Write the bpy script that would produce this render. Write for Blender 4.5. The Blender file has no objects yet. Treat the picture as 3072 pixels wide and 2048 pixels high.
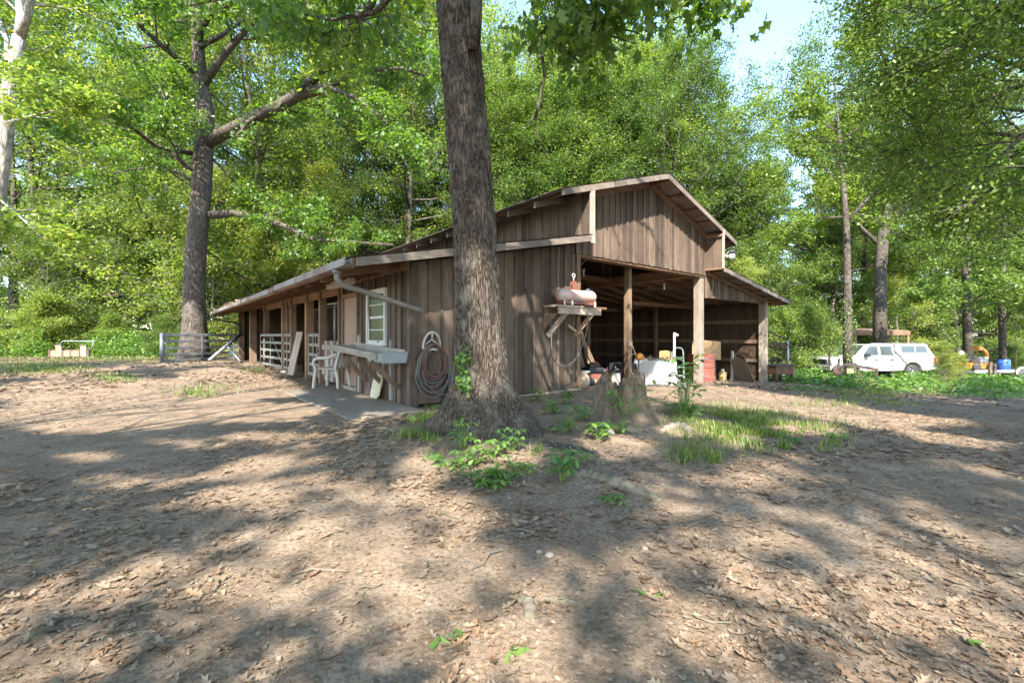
import bpy, math, random
import numpy as np
from mathutils import Vector, Matrix, Quaternion
random.seed(7)
S = bpy.context.scene
COL = S.collection
R = math.radians
F, CX, HY, CZ = 1314.0, 1536.0, 1005.0, 1.2      # focal length in px (3072 wide), centre, horizon row, camera height

# ---------------------------------------------------------------- camera, sky, sun
cam_d = bpy.data.cameras.new('camera'); cam = bpy.data.objects.new('camera', cam_d); COL.objects.link(cam)
cam.location = (0, 0, CZ); cam.rotation_euler = (R(90), 0, 0)
cam_d.sensor_width = 36; cam_d.lens = 36 * F / 3072; cam_d.shift_y = -(1024 - HY) / 3072
cam_d.clip_start = .05; cam_d.clip_end = 2000
S.camera = cam
SUN_EL, SUN_AZ = 42.0, 7.0
LD = Vector((math.sin(R(SUN_AZ)) * math.cos(R(SUN_EL)), math.cos(R(SUN_AZ)) * math.cos(R(SUN_EL)), -math.sin(R(SUN_EL))))
W = bpy.data.worlds.new('World'); S.world = W; W.use_nodes = True
wn = W.node_tree.nodes; wl = W.node_tree.links
sky = wn.new('ShaderNodeTexSky'); sky.sky_type = 'NISHITA'; sky.sun_disc = False
sky.sun_elevation = R(SUN_EL); sky.sun_rotation = R(180 + SUN_AZ); sky.air_density = 1.0; sky.dust_density = .4; sky.ozone_density = 1.6
wl.new(sky.outputs[0], wn['Background'].inputs[0]); wn['Background'].inputs[1].default_value = .15
sd = bpy.data.lights.new('sun', 'SUN'); sd.energy = 3.3; sd.angle = R(.45); sd.color = (1, .94, .85)
sun = bpy.data.objects.new('sun', sd); COL.objects.link(sun); sun.rotation_euler = LD.to_track_quat('-Z', 'Y').to_euler()
sun.location = (0, -10, 40)
S.view_settings.view_transform = 'Standard'; S.view_settings.look = 'None'
S.view_settings.exposure = 2.38; S.view_settings.gamma = 1; S.view_settings.use_curve_mapping = False
S.render.engine = 'CYCLES'
S.cycles.max_bounces = 7; S.cycles.diffuse_bounces = 4; S.cycles.glossy_bounces = 2; S.cycles.transmission_bounces = 4
S.cycles.use_denoising = True; S.cycles.sample_clamp_indirect = 6
try:
    S.cycles.denoiser = 'OPENIMAGEDENOISE'; S.cycles.denoising_prefilter = 'ACCURATE'
except Exception: pass

# ---------------------------------------------------------------- maths helpers
def PX(px, py, d):                       # a point seen at that place of the photograph, d metres deep
    return Vector(((px - CX) / F * d, d, CZ + (HY - py) / F * d))
def proj(p):
    y = np.maximum(p[:, 1], .05)
    return CX + F * p[:, 0] / y, HY - F * (p[:, 2] - CZ) / y
TH = math.atan2(.6337, .7736)
BC = np.array((-1.688, 7.37)); BU = np.array((math.cos(TH), math.sin(TH))); BV = np.array((-math.sin(TH), math.cos(TH)))
def W2B(x, y):
    dx, dy = x - BC[0], y - BC[1]
    return dx * BU[0] + dy * BU[1], dx * BV[0] + dy * BV[1]
def B2W(t, s, z=0.):
    return Vector((BC[0] + t * BU[0] + s * BV[0], BC[1] + t * BU[1] + s * BV[1], z))
def hash3(i, j, k, seed):
    n = (i * 374761393 + j * 668265263 + k * 2147483647 + seed * 144665) & 0xFFFFFFFF
    n = ((n ^ (n >> 13)) * 1274126177) & 0xFFFFFFFF
    n = ((n ^ (n >> 16)) * 2246822519) & 0xFFFFFFFF
    return ((n ^ (n >> 15)) & 0xFFFFFF) / 16777215.
def vnoise(x, y, z=0., seed=0):
    x, y, z = np.broadcast_arrays(np.asarray(x, float), np.asarray(y, float), np.asarray(z, float))
    xi, yi, zi = np.floor(x).astype(np.int64), np.floor(y).astype(np.int64), np.floor(z).astype(np.int64)
    fx, fy, fz = x - xi, y - yi, z - zi
    fx, fy, fz = fx*fx*(3-2*fx), fy*fy*(3-2*fy), fz*fz*(3-2*fz)
    o = 0
    for a in (0, 1):
        for b in (0, 1):
            for c in (0, 1):
                o = o + hash3(xi+a, yi+b, zi+c, seed) * (fx if a else 1-fx) * (fy if b else 1-fy) * (fz if c else 1-fz)
    return o
def fbm(x, y, z=0., seed=0, octv=4):
    o, a, t = 0, 1., 0
    for k in range(octv):
        o = o + a * vnoise(np.asarray(x) * 2**k, np.asarray(y) * 2**k, np.asarray(z) * 2**k, seed + k); t += a; a *= .5
    return o / t
def sst(a, b, x): 
    u = np.clip((x - a) / (b - a), 0, 1); return u*u*(3-2*u)
OAK = (-.33, 5.15); STUMP = (1.55, 6.25)
def gz(x, y, fine=True):
    x = np.asarray(x, float); y = np.asarray(y, float)
    t, s = W2B(x, y)
    u = t - 3.2
    z = -.053 * np.where(u > 0, np.sqrt(u*u + .6) - .77, 0) * np.where(t > 14, (14 + (t-14)*.74) / np.maximum(t, 1), 1)
    z = np.maximum(z, -1.5)
    z = z + .13 * np.exp(-((x-OAK[0])**2 + (y-OAK[1])**2) / 1.3) + .06 * np.exp(-((x-STUMP[0])**2 + (y-STUMP[1])**2) / .8)
    d = np.hypot(x, y)
    if fine:
        z = z + (fbm(x*.45, y*.45, 0, 3, 3) - .5) * .10 * sst(2, 6, d) + (fbm(x*2.1, y*2.1, 0, 9, 4) - .5) * .05
        inb = (t > -1.0) & (t < 14.8) & (s > -.4) & (s < 19)
        z = np.where(inb & (t < 4.3), np.minimum(z, -.03), z)
    return z
def gzf(x, y): return float(gz(np.array([x]), np.array([y]))[0])

# ---------------------------------------------------------------- object helpers
def link(o, parent=None):
    COL.objects.link(o)
    if parent is not None: o.parent = parent
    return o
def tag(o, label=None, cat=None, group=None, kind=None):
    if label: o['label'] = label
    if cat: o['category'] = cat
    if group: o['group'] = group
    if kind: o['kind'] = kind
    return o
def thing(name, label, cat, loc=(0, 0, 0), rz=0., group=None):
    o = bpy.data.objects.new(name, None); o.empty_display_size = .1; o.location = loc; o.rotation_euler = (0, 0, rz)
    return tag(link(o), label, cat, group)
def raw_mesh(name, v, loops, sizes, mat, smooth=False):
    me = bpy.data.meshes.new(name); v = np.asarray(v, np.float32); loops = np.asarray(loops, np.int32).ravel()
    n = len(loops) // sizes if np.isscalar(sizes) else len(sizes)
    sz = np.full(n, sizes, np.int32) if np.isscalar(sizes) else np.asarray(sizes, np.int32)
    st = np.concatenate(([0], np.cumsum(sz)[:-1])).astype(np.int32)
    me.vertices.add(len(v)); me.vertices.foreach_set('co', v.ravel())
    me.loops.add(len(loops)); me.loops.foreach_set('vertex_index', loops)
    me.polygons.add(n); me.polygons.foreach_set('loop_start', st); me.polygons.foreach_set('loop_total', sz)
    if smooth: me.polygons.foreach_set('use_smooth', np.ones(n, bool))
    me.update(calc_edges=True)
    if mat: me.materials.append(mat)
    return me
class MB:
    def __init__(s): s.v = []; s.f = []
    def add(s, v, f):
        b = len(s.v); s.v += [tuple(p) for p in v]; s.f += [tuple(i + b for i in q) for q in f]; return s
    def box(s, x0, x1, y0, y1, z0, z1, j=0.):
        v = [(x, y, z) for z in (z0, z1) for y in (y0, y1) for x in (x0, x1)]
        if j: v = [tuple(c + random.uniform(-j, j) for c in p) for p in v]
        return s.add(v, [(0,2,3,1), (4,5,7,6), (0,1,5,4), (2,6,7,3), (0,4,6,2), (1,3,7,5)])
    def beam(s, a, b, w, h, up=(0, 0, 1)):
        a, b = Vector(a), Vector(b); d = (b - a).normalized(); up = Vector(up)
        if abs(d.dot(up.normalized())) > .98: up = Vector((0, 1, 0)) if abs(d.y) < .9 else Vector((1, 0, 0))
        x = d.cross(up).normalized() * w / 2; y = x.cross(d).normalized() * h / 2
        v = [p + i + k for p in (a, b) for k in (-y, y) for i in (-x, x)]
        return s.add(v, [(0,2,3,1), (4,5,7,6), (0,1,5,4), (2,6,7,3), (0,4,6,2), (1,3,7,5)])
    def tube(s, pts, r, n=8, cap=True, close=False):
        pts = [Vector(p) for p in pts]; m = len(pts)
        rs = [r] * m if not hasattr(r, '__len__') else list(r)
        base = len(s.v); nrm = None
        for i, p in enumerate(pts):
            d = (pts[(i+1) % m] - pts[i-1]) if close else (pts[min(i+1, m-1)] - pts[max(i-1, 0)])
            d = d.normalized() if d.length > 1e-9 else Vector((0, 0, 1))
            if nrm is None:
                nrm = d.orthogonal().normalized()
            nrm = (nrm - d * nrm.dot(d)); nrm = nrm.normalized() if nrm.length > 1e-6 else d.orthogonal().normalized()
            bn = d.cross(nrm)
            for k in range(n):
                a = 2 * math.pi * k / n; s.v.append(tuple(p + (nrm * math.cos(a) + bn * math.sin(a)) * rs[i]))
        for i in range(m if close else m - 1):
            i2 = (i + 1) % m
            for k in range(n):
                k2 = (k + 1) % n; s.f.append((base+i*n+k, base+i*n+k2, base+i2*n+k2, base+i2*n+k))
        if cap and not close:
            s.f.append(tuple(base + k for k in range(n))[::-1]); s.f.append(tuple(base + (m-1)*n + k for k in range(n)))
        return s
    def lathe(s, prof, n=20, o=(0, 0, 0), axis='z'):
        o = Vector(o); base = len(s.v)
        for (r, h) in prof:
            for k in range(n):
                a = 2 * math.pi * k / n; c, q = r * math.cos(a), r * math.sin(a)
                s.v.append(tuple(o + Vector({'z': (c, q, h), 'x': (h, c, q), 'y': (q, h, c)}[axis])))
        for i in range(len(prof) - 1):
            for k in range(n):
                k2 = (k + 1) % n; s.f.append((base+i*n+k, base+i*n+k2, base+(i+1)*n+k2, base+(i+1)*n+k))
        s.f.append(tuple(base + k for k in range(n))[::-1]); s.f.append(tuple(base + (len(prof)-1)*n + k for k in range(n)))
        return s
    def prism(s, poly, axis, a, b):
        n = len(poly)
        def mk(p, d): return {'x': (d, p[0], p[1]), 'y': (p[0], d, p[1]), 'z': (p[0], p[1], d)}[axis]
        return s.add([mk(p, a) for p in poly] + [mk(p, b) for p in poly],
                     [tuple(range(n))[::-1], tuple(range(n, 2*n))] + [(i, (i+1) % n, n + (i+1) % n, n + i) for i in range(n)])
    def mesh(s, name, mat, smooth=False, fix=False):
        me = bpy.data.meshes.new(name); me.from_pydata(s.v, [], s.f); me.materials.append(mat)
        if fix:
            import bmesh
            bm = bmesh.new(); bm.from_mesh(me); bmesh.ops.recalc_face_normals(bm, faces=bm.faces); bm.to_mesh(me); bm.free()
        if smooth: 
            for p in me.polygons: p.use_smooth = True
        return me
    def build(s, name, mat, parent=None, smooth=False, bevel=0., auto=False):
        o = bpy.data.objects.new(name, s.mesh(name, mat, smooth or auto, True)); link(o, parent)
        if bevel:
            m = o.modifiers.new('bevel', 'BEVEL'); m.width = bevel; m.segments = 2; m.limit_method = 'ANGLE'; m.harden_normals = False
        if auto:
            try: o.data.set_sharp_from_angle(angle=R(38))
            except Exception: pass
        return o
def copy_tree(o, parent=None, **kw):
    c = o.copy(); link(c, parent)
    for ch in o.children: copy_tree(ch, c)
    return c
def merge_inst(tv, tf, pos, rot, scl, fs):
    n, m = len(pos), len(tv); tv = np.asarray(tv, np.float32)
    if np.ndim(scl) == 1: scl = scl[:, None] * np.ones(3)
    v = np.einsum('nij,nmj->nmi', rot, tv[None] * scl[:, None, :]) + pos[:, None, :]
    f = (np.asarray(tf)[None] + (np.arange(n) * m)[:, None, None]).reshape(-1, fs)
    return v.reshape(-1, 3), f
def eul(yaw, pitch, roll):               # rotation matrices: roll about leaf axis y, pitch about x, yaw about z
    cy, sy, cp, sp, cr, sr = np.cos(yaw), np.sin(yaw), np.cos(pitch), np.sin(pitch), np.cos(roll), np.sin(roll)
    z, o = np.zeros_like(cy), np.ones_like(cy)
    A = np.stack([np.stack([cy, -sy, z], -1), np.stack([sy, cy, z], -1), np.stack([z, z, o], -1)], -2)
    B = np.stack([np.stack([o, z, z], -1), np.stack([z, cp, -sp], -1), np.stack([z, sp, cp], -1)], -2)
    C = np.stack([np.stack([cr, z, sr], -1), np.stack([z, o, z], -1), np.stack([-sr, z, cr], -1)], -2)
    return A @ B @ C

# ---------------------------------------------------------------- materials
def new_mat(name):
    m = bpy.data.materials.new(name); m.use_nodes = True
    nt = m.node_tree; return m, nt, nt.nodes['Principled BSDF']
def N(nt, typ, **kw):
    n = nt.nodes.new(typ)
    for k, v in kw.items():
        if k.startswith('i_'): n.inputs[k[2:].replace('_', ' ')].default_value = v
        else: setattr(n, k, v)
    return n
def ramp(nt, src, stops):
    r = nt.nodes.new('ShaderNodeValToRGB'); e = r.color_ramp.elements
    while len(e) < len(stops): e.new(.5)
    for x, (p, c) in zip(e, stops): x.position = p; x.color = (*c, 1) if len(c) == 3 else c
    nt.links.new(src, r.inputs[0]); return r
def mixc(nt, fac, a, b, blend='MIX'):
    n = nt.nodes.new('ShaderNodeMix'); n.data_type = 'RGBA'; n.blend_type = blend
    for s, v in ((n.inputs[0], fac), (n.inputs[6], a), (n.inputs[7], b)):
        if hasattr(v, 'is_linked') or hasattr(v, 'links'): nt.links.new(v, s)
        elif isinstance(v, (int, float)): s.default_value = v
        else: s.default_value = (*v, 1)
    return n.outputs[2]
def coords(nt, scale=(1, 1, 1), rnd=True, kind='Object'):
    tc = nt.nodes.new('ShaderNodeTexCoord'); mp = N(nt, 'ShaderNodeMapping'); mp.inputs['Scale'].default_value = scale
    if rnd:
        oi = nt.nodes.new('ShaderNodeObjectInfo'); ml = N(nt, 'ShaderNodeMath', operation='MULTIPLY'); ml.inputs[1].default_value = 57.3
        nt.links.new(oi.outputs['Random'], ml.inputs[0]); cb = nt.nodes.new('ShaderNodeCombineXYZ')
        for i in range(3): nt.links.new(ml.outputs[0], cb.inputs[i])
        ad = N(nt, 'ShaderNodeVectorMath', operation='ADD'); nt.links.new(tc.outputs[kind], mp.inputs[0])
        nt.links.new(mp.outputs[0], ad.inputs[0]); nt.links.new(cb.outputs[0], ad.inputs[1]); return ad.outputs[0], oi.outputs['Random']
    nt.links.new(tc.outputs[kind], mp.inputs[0]); return mp.outputs[0], None
def noise(nt, vec, scale, detail=4, rough=.6, dist=0.):
    n = N(nt, 'ShaderNodeTexNoise'); n.inputs['Scale'].default_value = scale; n.inputs['Detail'].default_value = detail
    n.inputs['Roughness'].default_value = rough; n.inputs['Distortion'].default_value = dist; nt.links.new(vec, n.inputs['Vector']); return n.outputs[0]
def bump(nt, h, strength, dist, bsdf, prev=None):
    b = N(nt, 'ShaderNodeBump'); b.inputs['Strength'].default_value = strength; b.inputs['Distance'].default_value = dist
    nt.links.new(h, b.inputs['Height'])
    if prev: nt.links.new(prev, b.inputs['Normal'])
    if bsdf: nt.links.new(b.outputs[0], bsdf.inputs['Normal'])
    return b.outputs[0]
def wood(name, dark, mid, light, axis='z', knots=True, var=.35):
    m, nt, p = new_mat(name)
    sc = {'z': (1, 1, .045), 'y': (1, .045, 1), 'x': (.045, 1, 1)}[axis]
    v, rnd = coords(nt, sc); v2, _ = coords(nt)
    g = noise(nt, v, 34, 5, .65, .6); g2 = noise(nt, v, 9, 3, .6); blot = noise(nt, v2, 2.2, 4, .65)
    c = ramp(nt, g, [(.28, dark), (.5, mid), (.74, light)]).outputs[0]
    w = ramp(nt, g2, [(.3, tuple(x*.62 for x in mid)), (.7, tuple(min(1, x*1.3) for x in mid))]).outputs[0]
    c = mixc(nt, .5, c, w)
    c = mixc(nt, ramp(nt, blot, [(.42, (0, 0, 0)), (.7, (.75, .75, .75))]).outputs[0], c, tuple(x*.55 for x in mid))
    tint = ramp(nt, rnd, [(0, (1-var,)*3), (.5, (1, .97, .93)), (1, (1+var*.7, 1+var*.62, 1+var*.55))]).outputs[0]
    c = mixc(nt, 1., c, tint, 'MULTIPLY')
    if knots:
        vo = N(nt, 'ShaderNodeTexVoronoi'); vo.inputs['Scale'].default_value = 3.1
        v3, _ = coords(nt, {'z': (1, 1, .5), 'y': (1, .5, 1), 'x': (.5, 1, 1)}[axis]); nt.links.new(v3, vo.inputs['Vector'])
        c = mixc(nt, ramp(nt, vo.outputs['Distance'], [(.05, (1, 1, 1)), (.085, (0, 0, 0))]).outputs[0], c, tuple(x*.3 for x in dark))
    nt.links.new(c, p.inputs['Base Color']); p.inputs['Roughness'].default_value = .85
    p.inputs['Specular IOR Level'].default_value = .25
    bump(nt, g, .5, .004, p); return m
def plain(name, col, rough=.5, metal=0., var=.12, nscale=6, dirt=None, dirtamt=.5, spec=.5, coat=0.):
    m, nt, p = new_mat(name); v, _ = coords(nt); n = noise(nt, v, nscale, 5, .65)
    c = mixc(nt, n, tuple(x*(1-var*1.6) for x in col), tuple(min(1, x*(1+var)) for x in col))
    if dirt:
        n2 = noise(nt, v, nscale*.45, 6, .7)
        c = mixc(nt, ramp(nt, n2, [(.55-.25*dirtamt, (0,0,0)), (.78-.2*dirtamt, (1, 1, 1))]).outputs[0], c, dirt)
    nt.links.new(c, p.inputs['Base Color']); p.inputs['Metallic'].default_value = metal
    rr = N(nt, 'ShaderNodeMapRange'); rr.inputs[3].default_value = max(.03, rough-.12); rr.inputs[4].default_value = min(1, rough+.12)
    nt.links.new(n, rr.inputs[0]); nt.links.new(rr.outputs[0], p.inputs['Roughness']); p.inputs['Specular IOR Level'].default_value = spec
    p.inputs['Coat Weight'].default_value = coat
    bump(nt, n, .12, .004, p); return m
def leafmat(name, cols, trans=.52, tcol=None, gloss=.035, objvar=True):
    m = bpy.data.materials.new(name); m.use_nodes = True; nt = m.node_tree; nt.nodes.clear()
    out = nt.nodes.new('ShaderNodeOutputMaterial'); ge = nt.nodes.new('ShaderNodeNewGeometry')
    rp = ramp(nt, ge.outputs['Random Per Island'], [(i / (len(cols) - 1), c) for i, c in enumerate(cols)])
    c = rp.outputs[0]
    if objvar:
        oi = nt.nodes.new('ShaderNodeObjectInfo')
        c = mixc(nt, 1., c, ramp(nt, oi.outputs['Random'], [(0, (.62, .74, .75)), (.3, (.9, .98, .9)), (.6, (1.12, 1.12, 1.0)), (.8, (1.35, 1.35, 1.3)), (1, (1.55, 1.4, 1.3))]).outputs[0], 'MULTIPLY')
    df = nt.nodes.new('ShaderNodeBsdfDiffuse'); tr = nt.nodes.new('ShaderNodeBsdfTranslucent'); gl = nt.nodes.new('ShaderNodeBsdfGlossy')
    gl.inputs['Roughness'].default_value = .55; gl.inputs['Color'].default_value = (.8, .85, .8, 1)
    nt.links.new(c, df.inputs[0]); nt.links.new(mixc(nt, 1., c, tcol or (1.75, 1.75, .9), 'MULTIPLY'), tr.inputs[0])
    m1 = nt.nodes.new('ShaderNodeMixShader'); m1.inputs[0].default_value = trans; nt.links.new(df.outputs[0], m1.inputs[1]); nt.links.new(tr.outputs[0], m1.inputs[2])
    m2 = nt.nodes.new('ShaderNodeMixShader'); m2.inputs[0].default_value = gloss; nt.links.new(m1.outputs[0], m2.inputs[1]); nt.links.new(gl.outputs[0], m2.inputs[2])
    nt.links.new(m2.outputs[0], out.inputs[0]); return m
def barkmat(name, dark, light, patch=None, scale=1., lichen=.35):
    m, nt, p = new_mat(name); v, rnd = coords(nt, (1, 1, .15), True)
    vo = N(nt, 'ShaderNodeTexVoronoi', feature='DISTANCE_TO_EDGE'); vo.inputs['Scale'].default_value = 44*scale
    pass
    dv = mixc(nt, .2, v, N_to_vec(nt, v, 9*scale)); nt.links.new(dv, vo.inputs['Vector'])
    n2 = noise(nt, v, 45*scale, 5, .7); v2, _ = coords(nt); n3 = noise(nt, v2, 5*scale, 5, .65)
    fur = ramp(nt, vo.outputs['Distance'], [(.0, (.0, .0, .0)), (.22, (1, 1, 1))]).outputs[0]
    c = mixc(nt, fur, dark, mixc(nt, n2, tuple(x*.6 for x in light), light))
    c = mixc(nt, ramp(nt, n3, [(.5, (0, 0, 0)), (.66, (lichen,)*3)]).outputs[0], c, patch or tuple(min(1, x*1.6) for x in light))
    nt.links.new(c, p.inputs['Base Color']); p.inputs['Roughness'].default_value = .95; p.inputs['Specular IOR Level'].default_value = .15
    b1 = bump(nt, fur, .6, .014, None); bump(nt, n2, .5, .008, p, b1); return m
def N_to_vec(nt, v, s):
    n = N(nt, 'ShaderNodeTexNoise'); n.inputs['Scale'].default_value = s; nt.links.new(v, n.inputs['Vector']); return n.outputs['Color']

M = {}
M['siding'] = wood('weathered_siding', (.05, .035, .026), (.142, .104, .08), (.24, .183, .143), 'z', True, .45)
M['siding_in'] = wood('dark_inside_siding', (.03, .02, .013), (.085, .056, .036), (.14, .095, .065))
M['trim'] = wood('grey_trim_wood', (.16, .14, .12), (.34, .31, .27), (.5, .46, .41), 'z', False, .15)
M['fascia'] = wood('grey_fascia_wood', (.10, .08, .065), (.22, .185, .155), (.36, .31, .265), 'x', False, .2)
M['lumber'] = wood('tan_lumber', (.15, .09, .053), (.29, .185, .115), (.41, .28, .185), 'y', True, .2)
M['lumber_x'] = wood('tan_lumber_across', (.11, .06, .035), (.22, .13, .08), (.33, .205, .13), 'x', True, .2)
M['post'] = wood('brown_post_wood', (.07, .045, .03), (.19, .13, .09), (.3, .215, .15), 'z', True, .25)
M['post2'] = wood('grey_post_wood', (.11, .09, .07), (.26, .22, .18), (.4, .35, .3), 'z', True, .2)
M['pale'] = wood('pale_old_wood', (.2, .15, .11), (.4, .32, .25), (.55, .46, .37), 'z', True, .15)
M['pale_y'] = wood('pale_bench_wood', (.17, .14, .11), (.34, .3, .25), (.5, .45, .38), 'y', True, .15)
M['door'] = plain('brown_door_paint', (.27, .175, .125), .6, 0, .15, 3)
M['tin'] = plain('rusty_tin_roof', (.33, .31, .3), .55, .35, .2, 3, (.16, .075, .04), .7)
M['tin_dark'] = plain('mossy_tin_roof', (.13, .115, .1), .75, .1, .3, 2, (.09, .055, .035), .7)
M['galv'] = plain('galvanised_steel', (.27, .31, .315), .5, .4, .12, 5, (.3, .3, .28), .3)
M['gatemetal'] = plain('grey_gate_steel', (.26, .28, .30), .45, .5, .15, 8, (.15, .1, .07), .25)
M['gatepale'] = plain('pale_gate_steel', (.21, .22, .20), .65, .1, .12, 8, (.2, .15, .11), .3)
M['white'] = plain('white_paint', (.56, .55, .51), .5, 0, .06, 5, (.5, .46, .4), .25)
M['pvc'] = plain('dirty_white_plastic', (.52, .48, .43), .5, 0, .08, 4, (.36, .31, .25), .55)
M['cream'] = plain('cream_plastic', (.62, .55, .36), .5, 0, .1, 5, (.4, .33, .2), .4)
M['pipe'] = plain('grey_plastic_pipe', (.2, .18, .155), .5, 0, .12, 5, (.12, .1, .08), .4)
M['rubber'] = plain('black_rubber', (.03, .03, .03), .7, 0, .3, 8, (.09, .075, .06), .4)
M['hose_grey'] = plain('grey_hose', (.12, .12, .115), .55, 0, .2, 9)
M['hose_red'] = plain('red_hose', (.12, .045, .038), .55, 0, .2, 9, (.14, .08, .06), .4)
M['red'] = plain('faded_red_paint', (.25, .07, .05), .5, .1, .2, 6, (.2, .09, .06), .4)
M['tank'] = plain('faded_pink_tank_paint', (.56, .42, .38), .5, .1, .12, 4, (.42, .18, .09), .5)
M['rust'] = plain('rusty_iron', (.10, .055, .035), .85, .2, .35, 7, (.17, .08, .04), .5)
M['iron'] = plain('dark_iron', (.055, .045, .04), .75, .3, .3, 8, (.11, .06, .035), .35)
M['concrete'] = plain('dusty_concrete', (.27, .23, .185), .9, 0, .2, 3, (.22, .17, .12), .6, .2)
M['glass'] = plain('window_glass', (.05, .06, .055), .1, 0, .1, 2, None, .5, .8)
M['cardboard'] = plain('tan_cardboard', (.36, .235, .12), .85, 0, .12, 3)
M['ply'] = wood('leaning_plywood', (.12, .085, .06), (.25, .18, .13), (.36, .28, .2), 'z', True, .15)
M['yellow'] = plain('yellow_plastic', (.38, .29, .13), .5, 0, .12, 5, (.3, .2, .08), .3)
M['orange'] = plain('orange_machine_paint', (.55, .22, .03), .45, 0, .12, 6, (.3, .14, .05), .3)
M['blue'] = plain('blue_plastic', (.03, .10, .38), .4, 0, .12, 4)
M['dark'] = plain('black_plastic', (.025, .025, .027), .5, 0, .2, 5)
M['truck'] = plain('white_truck_paint', (.5, .51, .53), .2, 0, .04, 2, (.36, .33, .28), .3, .5, .5)
M['tarp'] = plain('white_tarp', (.6, .61, .64), .5, 0, .04, 3, (.6, .58, .55), .2)
M['chrome'] = plain('bright_metal', (.75, .76, .77), .22, 1., .05, 5)
M['redlens'] = plain('red_lamp_lens', (.4, .02, .02), .2, 0, .05, 5)
M['clear'] = plain('clear_lamp_lens', (.55, .57, .58), .12, 0, .05, 5)
M['vinyl'] = plain('pale_green_vinyl', (.45, .5, .46), .6, 0, .06, 3, (.3, .32, .26), .4)
M['rustroof'] = plain('orange_brown_roof', (.28, .16, .1), .8, 0, .2, 5, (.36, .3, .22), .5)
M['stone'] = plain('pale_stone', (.33, .29, .24), .9, 0, .2, 9, (.28, .24, .18), .4)
M['stumpwood'] = wood('weathered_stump_wood', (.032, .023, .016), (.19, .145, .105), (.34, .28, .215), 'z', False, .1)
M['rootwood'] = plain('grey_root_wood', (.24, .2, .155), .95, 0, .3, 14, (.12, .11, .06), .5, .1)
M['bark'] = barkmat('oak_bark', (.022, .016, .012), (.165, .13, .104), (.27, .25, .21), 1., .4)
M['bark2'] = barkmat('grey_bark', (.035, .028, .022), (.165, .135, .11), (.25, .23, .195), .6, .3)
M['barkpale'] = barkmat('pale_bark', (.2, .17, .14), (.5, .46, .41), (.62, .58, .52), .35, .7)
M['barkstump'] = barkmat('stump_wood', (.07, .052, .04), (.36, .31, .25), (.2, .2, .11), .9, .35)
GREEN = [(.048, .09, .015), (.086, .145, .022), (.13, .192, .03), (.17, .222, .04), (.23, .26, .065)]
M['leaf'] = leafmat('woodland_leaves', GREEN)
M['leaf_lime'] = leafmat('fresh_lime_leaves', [(.085, .13, .02), (.135, .185, .028), (.18, .23, .036), (.23, .265, .05), (.29, .29, .08)])
M['leaf_deep'] = leafmat('deep_green_leaves', [(.036, .07, .012), (.06, .11, .018), (.09, .15, .024), (.125, .185, .03), (.18, .22, .045)])
M['leaf_oak'] = leafmat('oak_leaves', [(.045, .11, .010), (.08, .16, .014), (.115, .20, .018), (.155, .225, .024)], .55, None, .06, False)
M['leaf_dark'] = leafmat('willow_oak_leaves', [(.06, .115, .02), (.105, .175, .03), (.15, .23, .04), (.205, .28, .055)], .4, None, .04, False)
M['leaf_weed'] = leafmat('weed_leaves', [(.05, .13, .012), (.09, .19, .018), (.13, .25, .025), (.19, .29, .035)], .4, None, .08, False)
M['grass'] = leafmat('grass_blades', [(.06, .12, .015), (.11, .185, .022), (.17, .225, .04), (.28, .26, .10)], .35, None, .05, False)
M['litter'] = leafmat('dead_oak_leaves', [(.12, .076, .045), (.20, .134, .084), (.255, .18, .118), (.305, .228, .155), (.25, .145, .08), (.35, .27, .185)], .12, (1, 1, 1), .05, False)
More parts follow.
